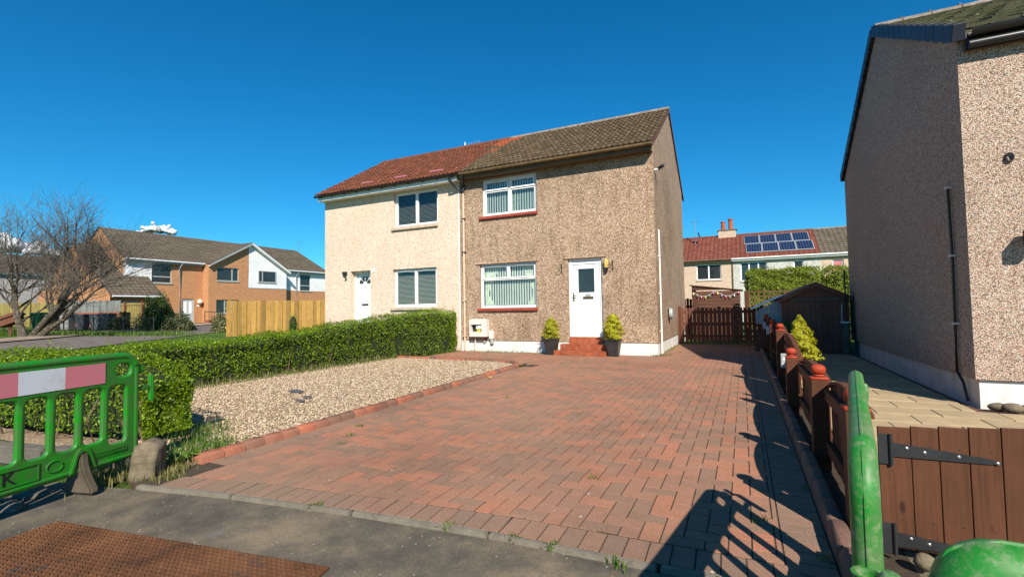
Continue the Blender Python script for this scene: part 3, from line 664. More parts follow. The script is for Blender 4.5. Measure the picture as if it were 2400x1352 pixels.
# --- brown half
bh = thing('house', 'brown pebble-dashed half of the semi-detached pair, with white door and mossy brown roof', 'house', (-5, FY, 0), 'semi-detached pair')
ow_u = (-7.16, -5.33, 4.12, 5.27, .16); ow_l = (-7.27, -5.385, 1.31, 2.65, .16); od = (-4.41, -3.44, .467, 2.65, .16)
m = MB(); facade(m, PXM, PXR, .33, 5.62, [ow_u, ow_l, od], P)
gable(m, PXR, FY, RY, BY, .33, 5.62, 7.62)
m.add([(PXM, BY, .33), (PXR, BY, .33), (PXR, BY, 5.62), (PXM, BY, 5.62)], [(1, 0, 3, 2)])
m.add([(PXM, FY, .33), (PXR, FY, .33), (PXR, FY+.03, .315), (PXM, FY+.03, .315)], [(0, 1, 2, 3)]); m.add([(PXR, FY, .33), (PXR, BY, .33), (PXR-.03, BY, .315), (PXR-.03, FY, .315)], [(0, 1, 2, 3)])
m.build('wall', M['brown_wall'], bh)
m = MB(); m.box(PXM, -4.412, FY+.02, FY+.1, -.1, .325); m.box(-3.438, PXR-.02, FY+.02, FY+.1, -.1, .325); m.box(PXR-.1, PXR-.022, FY+.103, BY, -.1, .325); m.build('plinth', M['plinth'], bh)
B(-4.44, -3.41, FY+.02, FY+.3, .30, .462).build('threshold', M['plinth'], bh)
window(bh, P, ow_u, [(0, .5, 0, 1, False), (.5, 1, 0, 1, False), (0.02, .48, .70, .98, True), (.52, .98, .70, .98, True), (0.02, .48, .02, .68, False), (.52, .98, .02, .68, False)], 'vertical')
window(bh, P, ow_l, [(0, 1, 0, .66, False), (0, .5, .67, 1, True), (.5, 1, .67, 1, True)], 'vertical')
for sx in (-1, 1):                                        # tied-back net curtains of the lower window
    cx = -7.19 if sx < 0 else -5.46; m = MB(); V = []; n = 14
    for j in range(13):
        z = 1.40+1.15*j/12; k = abs(z-1.72)/.85; wdt = .10+.42*min(1, k)**1.3 if z > 1.72 else .10+.22*(1.72-z)/.32
        V += [(cx-sx*wdt*i/n, FY+.215+.012*math.sin(i*2.3), z) for i in range(n+1)]
    m.add(V, [(j*(n+1)+i, j*(n+1)+i+1, (j+1)*(n+1)+i+1, (j+1)*(n+1)+i) for j in range(12) for i in range(n)]); m.build('curtain', M['curtain'], bh, True)
for (a, b, z) in ((-7.24, -5.30, 4.12), (-7.33, -5.35, 1.31)):
    B(a, b, FY-.075, FY+.15, z-.095, z-.004).build('sill', M['red_paint'], bh, bevel=.012, seg=2)
for (a, b, z) in ((-7.40, -5.30, 2.655), (-4.52, -3.32, 2.655), (-7.22, -5.28, 5.275)):
    m = MB(); m.prism([(FY+.02, z), (FY-.035, z+.004), (FY-.03, z+.022), (FY+.02, z+.05)], a, b, 'x'); m.build('drip_moulding', M['brown_wall'], bh)
# front door
dr = MB(); frame_rect(dr, P, od[0]+.001, od[1]-.001, od[2], od[3]-.001, .075, .07, .15); pbox(dr, P, od[0]+.076, od[1]-.076, od[3]-.16, od[3]-.076, .085, .13)
door = dr.build('door', M['white_pvc'], bh, bevel=.005)
du0, du1, dz0, dz1 = od[0]+.08, od[1]-.08, .55, 2.485
lf = MB(); facade(lf, du0, du1, dz0, dz1, [(-4.15, -3.69, 1.70, 2.36, .03)], PY(FY+.105)); lf.build('door_leaf', M['white_pvc'], door)
m = MB(); frame_rect(m, PY(FY+.105), -4.185, -3.655, 1.655, 2.395, .03, -.012, .0); m.build('pane_bead', M['white_pvc'], door, bevel=.004)
m = MB(); frame_rect(m, PY(FY+.105), du0+.02, du1-.02, .60, 1.44, .012, -.005, .0); m.build('panel_moulding', M['white_pvc'], door)
B(-4.15, -3.69, FY+.125, FY+.13, 1.70, 2.36).build('pane', M['pane_dark'], door)
B(-4.02, -3.72, FY+.088, FY+.104, 1.515, 1.585).build('letterbox', M['bronze'], door, bevel=.006)
B(-3.95, -3.80, FY+.092, FY+.104, 1.600, 1.65).build('name_plate', M['grey_plastic'], door)
m = MB(); m.box(-4.305, -4.275, FY+.085, FY+.104, 1.46, 1.70); m.tube([(-4.29, FY+.085, 1.61), (-4.29, FY+.045, 1.61), (-4.19, FY+.04, 1.612)], .011); m.tube([(-4.29, FY+.085, 1.54), (-4.29, FY+.05, 1.54), (-4.20, FY+.045, 1.541)], .008); m.build('door_handle', M['bronze'], door, True)
# tiled steps
st = MB(); st.box(-4.675, -3.255, 12.215, 12.79, -.02, .112); st.box(-4.58, -3.345, 12.495, 12.789, .113, .272); st.box(-4.385, -3.465, 12.752, 12.788, .273, .452)
step = st.build('step', M['grout'], bh)
def tile_run(x0, x1, y, z0, z1, n, rd):
    w = (x1-x0)/n
    for i in range(n):
        B(x0+i*w+.003, x0+(i+1)*w-.003, y-.015, y+.003, z0, z1-.003).build('step_tile', M['quarry'], step, bevel=.003)
        if rd > 0: B(x0+i*w+.003, x0+(i+1)*w-.003, y-.017, y+rd, z1-.003, z1+.012).build('step_tile', M['quarry'], step, bevel=.004)
tile_run(-4.68, -3.25, 12.212, 0, .112, 8, .28); tile_run(-4.585, -3.34, 12.492, .126, .272, 7, .255); tile_run(-4.388, -3.462, 12.750, .286, .452, 5, .03)
for (y0, y1, z0, z1, x) in ((12.215, 12.49, .0, .110, -3.253), (12.5, 12.74, .13, .270, -3.343)): B(x, x+.015, y0, y1, z0, z1).build('step_tile', M['quarry'], step)
# fascia, gutter, roof
B(PXM+.1, PXR+.0, EY+.07, EY+.095, EZ-.19, EZ-.02).build('fascia', M['fascia_brown'], bh)
B(PXM+.1, PXR-.005, EY+.096, FY+.05, EZ-.185, EZ-.16).build('soffit', M['fascia_brown'], bh)
g_ = gutter('gutter', -7.72, PXR+.05, EY-.01, EZ-.035, 'gutter_brown', bh, 0, 7, .062)
for x in (-7.3, -6.3, -5.6, -4.55, -3.9, -2.6): m = MB(); m.prism([(EY-.01+.068*math.cos(R(a)), EZ-.035+.068*math.sin(R(a))) for a in range(180, 361, 20)]+[(EY-.01+.05*math.cos(R(a)), EZ-.035+.05*math.sin(R(a))) for a in range(360, 179, -20)], x-.02, x+.02, 'x'); m.build('gutter_joint', M['gutter_brown'], g_)
def roof_shell(x0, x1, name, house, mat):
    m = MB(); m.prism([(EY+.02, EZ-.02), (RY, RZ-.02), (2*RY-EY-.02, EZ-.02), (2*RY-EY-.02, EZ-.06), (RY, RZ-.075), (EY+.02, EZ-.06)], x0, x1, 'x'); return m.build(name, M[mat], house)
RX = -7.72
rf = roof_shell(RX+.001, PXR+.03, 'roof', bh, 'tile_brown')
def sp(r, c): return 'tile_orange' if (c == 0 and r in (9, 10, 11, 12)) or (c == 1 and r in (11, 12)) or (c == 0 and r == 7) else None
tile_field(rf, RX, PXR+.05, EY, EZ, RY, RZ, 13, 19, 'tile_brown', sp)
m = MB(); m.prism([(RY-3.66, EZ-.05), (RY, RZ+.01), (RY+3.66, EZ-.05), (RY+3.66, EZ-.13), (RY, RZ-.10), (RY-3.66, EZ-.13)], PXR+.003, PXR+.045, 'x'); m.build('verge', M['verge_red'], bh)
def ridge_run(x0, x1, n, mat, parent):
    w = (x1-x0)/n
    for i in range(n):
        m = MB(); pr = [(RY+.115*math.cos(R(a)), RZ-.03+.105*math.sin(R(a))) for a in range(0, 181, 20)]; m.prism(pr, x0+i*w+.004, x0+(i+1)*w-.004, 'x'); o = m.build('ridge_tile', M[mat], parent, True)
ridge_run(RX, PXR+.05, 13, 'ridge_grey', rf)
# rainwater pipe, meter boxes, lights, pipes on the brown half
m = MB(); m.tube([(-7.80, FY-.05, 0.02), (-7.80, FY-.05, 4.97)], .034, 10); dp = m.build('downpipe', M['pipe_cream'], bh, True)
m = MB(); m.tube([(-7.62, EY, EZ-.08), (-7.64, EY, EZ-.16), (-7.78, FY-.07, EZ-.33), (-7.80, FY-.05, EZ-.42), (-7.80, FY-.05, 4.95)], .040, 10); m.tube([(-8.10, EY, EZ-.08), (-8.10, EY, EZ-.2), (-7.98, FY-.09, EZ-.42), (-7.82, FY-.06, EZ-.46)], .036, 8); m.tube([(-7.80, FY-.05, 5.20), (-7.80, FY-.05, 4.93)], .052, 10); m.build('swan_neck', M['black_pvc'], bh, True)
for z in (.45, 1.55, 3.05, 4.1): m = MB(); m.box(-7.86, -7.74, FY-.09, FY, z, z+.03); m.build('pipe_clip', M['iron'] if z > 2 else M['pipe_cream'], dp)
mb_ = MB(); P2 = PY(FY-.20); facade(mb_, -7.55, -6.95, .455, .975, [(-7.50, -7.12, .60, .82, .14)], P2); mb_.add([(-7.55, FY-.20, .455), (-7.55, FY-.02, .455), (-7.55, FY-.02, .975), (-7.55, FY-.20, .975)], [(0, 3, 2, 1)]); mb_.add([(-6.95, FY-.20, .455), (-6.95, FY-.02, .455), (-6.95, FY-.02, .975), (-6.95, FY-.20, .975)], [(0, 1, 2, 3)]); mb_.add([(-7.55, FY-.2, .975), (-6.95, FY-.2, .975), (-6.95, FY-.02, .99), (-7.55, FY-.02, .99)], [(0, 1, 2, 3)]); mb_.add([(-7.55, FY-.2, .455), (-6.95, FY-.2, .455), (-6.95, FY-.02, .455), (-7.55, FY-.02, .455)], [(0, 3, 2, 1)])
mbx = mb_.build('meter_box', M['plastic_white'], bh)
B(-7.51, -7.11, FY-.07, FY-.05, .59, .83).build('box_back', M['dark'], mbx); B(-7.34, -7.14, FY-.16, FY-.08, .68, .79).build('gas_meter', M['white_pvc'], mbx, bevel=.008); B(-7.33, -7.26, FY-.163, FY-.158, .755, .775).build('display', M['black_pvc'], mbx); B(-7.31, -7.20, FY-.15, FY-.09, .61, .66).build('label_plate', M['yellow'], mbx)
m = MB(); m.tube([(-7.42, FY-.06, 0), (-7.42, FY-.06, .46)], .018); m.tube([(-7.08, FY-.05, .46), (-7.08, FY-.05, .33), (-7.12, FY-.05, .28)], .02); m.build('gas_pipe', M['plastic_white'], mbx, True)
j = B(-6.93, -6.79, FY-.10, FY-.01, .38, .63).build('junction_box', M['plastic_white'], bh, bevel=.01); m = MB(); m.tube([(-6.86, FY-.04, .38), (-6.86, FY-.04, .30)], .05); m.ball((-6.86, FY-.02, .27), .06); m.build('pipe_boss', M['grey_plastic'], j, True)
m = MB(); m.lathe([(.0, -.13), (.05, -.12), (.062, -.06), (.062, .06), (.05, .1), (.0, .11)], (-3.30, FY-.075, 2.47), 14); wl = m.build('wall_light', M['lamp_amber'], bh, True)
m = MB(); m.lathe([(.0, -.09), (.045, -.07), (.05, 0), (.05, .02), (0, .03)], (-3.30, FY-.07, 2.33), 12); m.box(-3.33, -3.27, FY-.03, FY, 2.32, 2.5); m.build('sensor', M['black_pvc'], wl, True)
def bracket(x, z, s=1):
    m = MB(); m.box(x-.012, x+.012, FY-.016, FY, z-.13, z+.13)
    m.tube([(x, FY-.01, z+.06), (x-.02*s, FY-.1, z+.05), (x-.05*s, FY-.20, z+.0), (x-.08*s, FY-.24, z-.04), (x-.10*s, FY-.25, z-.01)], .007, 6); m.tube([(x, FY-.01, z-.10), (x-.02*s, FY-.08, z-.11), (x-.04*s, FY-.13, z-.05), (x-.05*s, FY-.19, z+.0)], .006, 6)
    m.build('basket_bracket', M['iron'], bh)
bracket(-4.60, 2.40); bracket(-3.14, 2.42)
m = MB(); m.tube([(PXR+.03, 13.16, .02), (PXR+.03, 13.16, 3.33)], .024, 8); wp = m.build('waste_pipe', M['pipe_white'], bh, True)
for z in (.6, 1.6, 2.6): B(PXR, PXR+.06, 13.12, 13.2, z, z+.03).build('pipe_clip', M['pipe_white'], wp)
m = MB(); m.lathe([(0, 0), (.16, 0), (.17, .03), (.15, .08), (.09, .10), (0, .10)], (0, 0, 0), 18); me = m.mesh('bulkhead', M['grey_plastic'], True); me.transform(Matrix.Translation((PXR+.04, 14.75, 1.06)) @ Matrix.Rotation(R(90), 4, 'Y')); bl = link(bpy.data.objects.new('bulkhead_light', me), bh)
B(PXR, PXR+.04, 14.62, 14.88, .92, 1.2).build('light_base', M['black_pvc'], bl, bevel=.01)
m = MB(); m.tube([(PXR, 12.95, 4.90), (PXR+.10, 12.93, 4.90)], .028, 8); fl = m.build('security_camera', M['white_pvc'], bh, True); m = MB(); m.tube([(PXR+.08, 12.98, 4.92), (PXR+.24, 12.84, 4.95)], .045, 10); m.build('camera_body', M['black_pvc'], fl, True)
# --- cream half
ch = thing('house', 'cream rendered half of the semi-detached pair, with red tiled roof and dark venetian blinds', 'house', (-11, FY, 0), 'semi-detached pair')
cw_u = (-10.60, -8.79, 4.08, 5.28, .18); cw_l = (-10.65, -8.87, 1.39, 2.67, .18); cd = (-12.55, -11.64, .40, 2.70, .30)
m = MB(); facade(m, PXL, PXM-.002, .0, 5.62, [cw_u, cw_l, cd], P); gable(m, PXL, FY, RY, BY, 0, 5.62, 7.62, True); m.add([(PXL, BY, 0), (PXM, BY, 0), (PXM, BY, 5.62), (PXL, BY, 5.62)], [(1, 0, 3, 2)])
m.build('wall', M['cream_wall'], ch)
B(PXM-.035, PXM-.004, FY-.012, FY+.02, .3, EZ-.15).build('render_bead', M['white_pvc'], ch)
for ow, nm in ((cw_u, 0), (cw_l, 1)):
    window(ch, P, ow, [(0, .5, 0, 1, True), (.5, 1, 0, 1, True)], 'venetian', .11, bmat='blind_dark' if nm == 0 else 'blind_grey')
    B(ow[0]-.07, ow[1]+.01, FY-.07, FY+.17, ow[2]-.10, ow[2]-.004).build('sill', M['stone_sill'], ch, bevel=.01)
Q = PY(FY)
m = MB(); frame_rect(m, Q, cd[0]+.001, cd[1]-.001, cd[2], cd[3]-.001, .07, .20, .28); cdo = m.build('door', M['white_pvc'], ch, bevel=.004)
m = MB(); pbox(m, Q, cd[0]+.072, cd[1]-.072, .47, 2.62, .24, .27); m.build('door_leaf', M['white_trim'], cdo)
for (a, b, c, d) in ((-12.40, -12.14, 1.62, 2.12), (-12.05, -11.79, 1.62, 2.12), (-12.40, -12.14, .6, 1.42), (-12.05, -11.79, .6, 1.42)):
    m = MB(); frame_rect(m, Q, a, b, c, d, .018, .228, .24); m.build('door_panel', M['white_trim'], cdo, bevel=.004)
for k in range(4):
    a0, a1 = 180*k/4+4, 180*(k+1)/4-4; pts = [(-12.095+rr*math.cos(R(a)), 2.25+rr*math.sin(R(a))) for rr, seq in ((.10, (a0, (a0+a1)/2, a1)), (.27, (a1, (a0+a1)/2, a0))) for a in seq]
    MB().prism(pts, FY+.232, FY+.239, 'y').build('fanlight_pane', M['pane_dark'], cdo)
B(-12.24, -11.95, FY+.225, FY+.239, 1.485, 1.545).build('letterbox', M['iron'], cdo)
B(-12.9, -11.3, FY-.4, FY+.19, 0, .398).build('doorstep', M['edging'], ch)
m = MB(); m.box(-12.86, -12.70, FY-.10, FY-.02, 2.60, 2.70); m.ball((-12.72, FY-.09, 2.50), .045); m.tube([(-12.78, FY, 2.58), (-12.74, FY-.08, 2.55)], .02); m.build('flood_light', M['iron'], ch)
hn = B(-11.55, -11.43, FY-.02, FY-.004, 2.63, 2.77).build('number_plate', M['white_pvc'], ch); TT = Matrix.Translation((-11.49, FY-.022, 2.70)) @ Matrix.Rotation(R(90), 4, 'X'); link(bpy.data.objects.new('house_number', text_mesh('house_number', '8', .11, M['grey_plastic'], TT)), hn)
B(PXL-.05, PXM+.1, EY+.07, EY+.095, EZ-.20, EZ-.02).build('fascia', M['white_pvc'], ch); B(PXL-.05, PXM+.1, EY+.096, FY+.05, EZ-.195, EZ-.17).build('soffit', M['white_pvc'], ch)
gutter('gutter', PXL-.12, RX-.01, EY-.01, EZ-.035, 'black_pvc', ch, 11, 7, .058)
rf2 = roof_shell(PXL-.06, RX-.001, 'roof', ch, 'tile_red')
tile_field(rf2, PXL-.10, RX, EY, EZ, RY, RZ, 13, 20, 'tile_red', lambda r, c: 'tile_brown' if c == 19 and r in (8, 9) else ('tile_orange' if c == 19 and r in (10, 11, 12) else None))
ridge_run(PXL-.1, RX, 13, 'verge_red', rf2)
for k, (x, z) in enumerate(((-12.1, 0), (-10.6, 0), (-9.15, 0))): s_ = .42; m = MB(); ang = math.atan2(RZ-EZ, RY-EY); m.T = Matrix.Translation((x, EY+.42*math.cos(ang)*1.2, EZ+.42*math.sin(ang)*1.2)) @ Matrix.Rotation(ang, 4, 'X'); m.box(0, .5, 0, .10, .045, .065); m.build('roof_vent', M['refl_pink'], rf2)
m = MB(); m.tube([(-10.27, 16.95, 7.1), (-10.27, 16.95, 8.28)], .022, 6); m.tube([(-10.35, 16.9, 8.10), (-9.8, 17.2, 8.27)], .010, 5)
for k in range(6): x = -10.2+k*.1; m.tube([(x, 16.95+k*.04, 8.13+k*.028-.09), (x, 16.95+k*.04, 8.13+k*.028+.09)], .006, 4)
m.build('aerial', M['steel'], rf2)

# ------------------------------------------------------------------ neighbouring house on the other side of the fence
nh = thing('house', 'pink-grey dry-dashed house with black gutter beyond the low timber fence', 'house', (4, 9, 0))
NX, NY0, NYR, NY1 = 2.50, 7.66, 11.30, 14.95; NE, NR = 4.54, 6.44; NXR = 8.5
m = MB(); m.add([(NX, NY0, .33), (NXR, NY0, .33), (NXR, NY0, NE+.1), (NX, NY0, NE+.1)], [(0, 1, 2, 3)]); gable(m, NX, NY0, NYR, NY1, .33, NE+.1, NR+.02, True); gable(m, NXR, NY0, NYR, NY1, .33, NE+.1, NR+.02)
m.add([(NX, NY1, .33), (NXR, NY1, .33), (NXR, NY1, NE), (NX, NY1, NE)], [(1, 0, 3, 2)]); m.add([(NX, NY0, .33), (NXR, NY0, .33), (NXR, NY0+.05, .31), (NX+.05, NY0+.05, .31)], [(3, 2, 1, 0)]); m.add([(NX, NY0, .33), (NX, NY1, .33), (NX+.05, NY1, .31), (NX+.05, NY0+.05, .31)], [(0, 1, 2, 3)]); m.build('wall', M['pink_wall'], nh)
B(NX+.045, NXR, NY0+.045, NY1-.02, -.1, .325).build('plinth', M['plinth'], nh)
nsl = (NR-NE)/(NYR-NY0); NEY = NY0-.11; NEZ = NE-.0
m = MB(); m.prism([(NEY+.02, NEZ+.05), (NYR, NR+.16), (2*NYR-NEY-.02, NEZ+.05), (2*NYR-NEY-.02, NEZ), (NYR, NR+.10), (NEY+.02, NEZ)], NX-.03, NXR, 'x'); nrf = m.build('roof', M['tile_green'], nh)
tile_field(nrf, NX-.04, NX-.04+20*.3, NEY, NEZ+.06, NYR, NR+.18, 12, 20, 'tile_green', flat=True)
for i in range(13):                                     # dry verge caps up the visible slope and down the far one
    for sgn in (1, -1):
        s0 = i/13; y0 = NEY-.03+(NYR-NEY)*s0; z0 = NEZ+.07+(NR+.12-NEZ)*s0; L = math.hypot(NYR-NEY, NR+.12-NEZ)/13; an = math.atan2(NR+.12-NEZ, NYR-NEY)
        me = B(-.03, .10, 0, L*.96, -.15, .05).mesh('verge_cap', M['slate_verge'], False, .006); me.transform(Matrix.Rotation(an, 4, 'X') @ Matrix.Rotation(R(-4.5), 4, 'X'))
        if sgn > 0: mw = Matrix.Translation((NX-.045, y0, z0))
        else: mw = Matrix.Translation((NX-.045, 2*NYR-y0, z0)) @ Matrix.Scale(-1, 4, (0, 1, 0))
        inst('verge_cap', me, nrf, mw)
for i in range(14):
    m = MB(); m.prism([(NYR+.13*math.cos(R(a)), NR+.15+.10*math.sin(R(a))) for a in range(0, 181, 30)], NX-.02+i*.43, NX-.02+(i+1)*.43-.012, 'x'); m.build('ridge_tile', M['ridge_grey'], nrf, True)
    B(NX-.02+(i+1)*.43-.02, NX-.02+(i+1)*.43+.01, NYR-.03, NYR+.03, NR+.24, NR+.29).build('ridge_clip', M['black_pvc'], nrf)
B(NX+.06, NXR, NEY+.02, NEY+.05, NEZ-.20, NEZ+.0).build('fascia', M['black_pvc'], nh); B(NX+.06, NXR, NEY+.051, NY0+.03, NEZ-.19, NEZ-.165).build('soffit', M['fascia_brown'], nh)
gutter('gutter', NX+.08, NXR, NEY-.05, NEZ-.0, 'black_pvc', nh, 0, 7, .07); m = MB(); m.tube([(NX+.07, NEY-.01, NEZ-.15), (NXR, NEY-.01, NEZ-.15)], .05, 10); m.build('gutter_pipe', M['black_pvc'], nh, True)
for x in (NX+.8, NX+2.2): m = MB(); m.prism([(NEY-.05+.076*math.cos(R(a)), NEZ-.0+.076*math.sin(R(a))) for a in range(170, 371, 20)], x-.03, x+.03, 'x'); m.build('gutter_joint', M['black_pvc'], nh)
m = MB(); m.tube([(NX-.03, 8.09, 2.77), (NX-.03, 8.06, 1.86), (NX-.03, 8.09, .98), (NX-.03, 8.12, .38), (NX-.01, 8.0, .25), (NX+.02, 7.98, .02)], .016, 8); cb = m.build('cable_duct', M['black_pvc'], nh, True)
for z in (2.75, 1.86, .98): B(NX-.06, NX, 8.04, 8.13, z, z+.025).build('duct_clip', M['plastic_white'], cb)
m = MB(); m.tube([(2.913+.035*math.cos(R(a)), NY0-.02, 2.98+.05*math.sin(R(a))) for a in range(0, 361, 30)], .012, 6); m.build('wall_ring', M['iron'], nh)
m = MB(); m.box(2.965, 3.12, NY0-.26, NY0-.06, 1.93, 2.10); m.box(3.0, 3.08, NY0-.06, NY0, 1.97, 2.06); m.build('lantern', M['iron'], nh, bevel=.015)
for k, (x, y, s) in enumerate(((2.62, 7.48, .075), (2.73, 7.42, .085), (2.90, 7.5, .07))):
    m = MB(); m.ball((x, y, s*.62), s, 10, (1.2, .9, .65), .08); m.build('cobble', M['stone'], None, True, label=['rounded cobble by the white plinth, next to the house corner', 'biggest rounded cobble in the middle of three by the white plinth', 'smallest rounded cobble, outermost of three by the white plinth'][k], cat='stone', group='cobbles by the plinth')

# ------------------------------------------------------------------ timber fence beside the drive
fence = thing('timber_fence', 'low brown timber fence with red capped posts beside the drive', 'fence', (.55, 8, 0))
posts = [(.53, 3.16, .70), (.52, 4.50, .68), (.49, 6.53, .645), (.51, 8.62, .86), (.515, 10.70, .87), (.53, 12.75, .87), (.55, 14.7, .9)]
capm = MB(); capm.box(-.061, .061, -.061, .061, 0, .022); cm = capm.mesh('post_cap', M['cap_red'], True, .006)
fin = MB(); fv = []; fs_ = [(.044, .0), (.036, .012), (.050, .020), (.060, .040), (.061, .062), (.053, .082), (.034, .094), (.006, .098)]
for r_, z_ in fs_:
    for k in range(16):
        a = 2*math.pi*k/16; q_ = (abs(math.cos(a))**3.2+abs(math.sin(a))**3.2)**(-1/3.2); fv.append((r_*q_*math.cos(a), r_*q_*math.sin(a), .030+z_))
fin.add(fv, [(i*16+k, i*16+(k+1) % 16, (i+1)*16+(k+1) % 16, (i+1)*16+k) for i in range(len(fs_)-1) for k in range(16)]+[tuple(16*(len(fs_)-1)+k for k in range(16))]); fin.v = [(x*.84, y*.84, .03+(z-.03)*.9) for x, y, z in fin.v]; fm = fin.mesh('finial', M['cap_red'], True)
pm_ = MB(); pm_.box(-.058, .058, -.058, .058, -.05, 1); pmesh = pm_.mesh('post', M['fence_brown'])
for (x, y, h) in posts:
    po = B(x-.058, x+.058, y-.058, y+.058, -.05, h).build('post', M['fence_brown'], fence, bevel=.005)
    inst('post_cap', cm, po, Matrix.Translation((x, y, h))); inst('finial', fm, po, Matrix.Translation((x, y, h)))
for (p, q) in zip(posts, posts[1:]):
    y0, y1 = p[1]+.062, q[1]-.062; n = max(6, int((y1-y0)/.118)); w = (y1-y0)/n; h0, h1 = p[2], q[2]
    def top(t): return h0*(1-t)+h1*t-.06+.085*math.sin(math.pi*t)**.8
    for i in range(n):
        ya, yb = y0+i*w+.004, y0+(i+1)*w-.004; ta, tb = (ya-y0)/(y1-y0), (yb-y0)/(y1-y0); xx = .585+(p[0]-.52)*.5+random.uniform(-.003, .003)
        MB().prism([(ya, .03), (yb, .03), (yb, top(tb)), (ya, top(ta))], xx, xx+.018, 'x').build('board', M['fence_brown'], fence)
    for z in (.13, (h0+h1)/2-.16): B(.545, .583, y0, y1, z, z+.085).build('rail', M['fence_brown_x'], fence, bevel=.004)
    m = MB(); pts = 10; pr = [(y0+(y1-y0)*i/pts, top(i/pts)+.004) for i in range(pts+1)]; m.prism(pr+[(a, b+.022) for a, b in pr[::-1]], .57, .625, 'x'); m.build('capping', M['fence_brown_x'], fence)
for (x, y, z) in ((.445, 7.02, .56), (.455, 11.35, .74), (.465, 13.4, .76)):   # solar post lights
    lt = B(x-.035, x+.03, y-.03, y+.03, z-.09, z+.09).build('solar_light', M['grey_plastic'], None, bevel=.006); tag(lt, {7.02: 'silver solar light with white triangles between the two low red capped posts', 11.35: 'silver solar light with white triangles past the taller red capped posts', 13.4: 'silver solar light with white triangles just before the slatted back gate'}[y], 'light', 'fence solar lights')
    for k in range(2):
        zc = z+.03-k*.06; MB().prism([(x-.02, zc-.02), (x+.02, zc-.02), (x, zc+.022)], y-.0335, y-.0305, 'y').build('triangle_lens', M['white_pvc'], lt)
# front gate
gt = thing('gate', 'brown boarded gate with long black strap hinge at the end of the low fence', 'gate', (.9, 3.05, 0))
GY = 3.05; gx = [.60, .735, .845, .958, .965+.11, 1.185, 1.295, 1.41, 1.52]
for i, (a, b) in enumerate(zip(gx, gx[1:])):
    zt = .640+.0855*(a-.60)+random.uniform(-.005, .005)
    bo = MB().prism([(a+.0018, .045), (b-.0018, .045), (b-.0018, zt+random.uniform(-.002, .004)), (a+.0018, zt)], GY+random.uniform(0, .003), GY+.022, 'y').build('board', M['gate_brown'], gt, bevel=.002)
    for zz in (.17, .54):
        m = MB(); m.ball(((a+b)/2+.02, GY+.001, zz+.02), .0035, 6, (1, .4, 1), 0, 4); m.build('screw', M['iron'], bo)
for z in (.13, .50): B(.61, 1.50, GY+.022, GY+.06, z, z+.09).build('rail', M['gate_rail'], gt)
for z0 in (.535, .09):
    hg = MB().prism([(.655, z0-.035), (.655, z0+.035), (1.03, z0-.005), (1.075, z0-.022), (1.03, z0-.030)], GY-.006, GY-.001, 'y').build('strap_hinge', M['iron'], gt)
    B(.60, .645, GY-.007, GY-.002, z0-.075, z0+.075).build('hinge_plate', M['iron'], hg); m = MB(); m.tube([(.65, GY-.010, z0-.078), (.65, GY-.010, z0+.078)], .009, 8); m.build('hinge_pin', M['iron'], hg, True)
    for bx, bz in ((.715, z0+.012), (.785, z0-.002), (.915, z0-.008), (1.055, z0-.022)):
        m = MB(); m.ball((bx, GY-.007, bz), .009, 8, (1, .5, 1), 0, 5); m.build('bolt', M['steel'], hg, True)
m = MB(); m.ball((.74, 2.95, .04), .045, 10, (1, .9, .9), .06); m.build('cobble', M['stone'], None, True, label='small brown cobble at the foot of the gate, under the hinge', cat='stone')

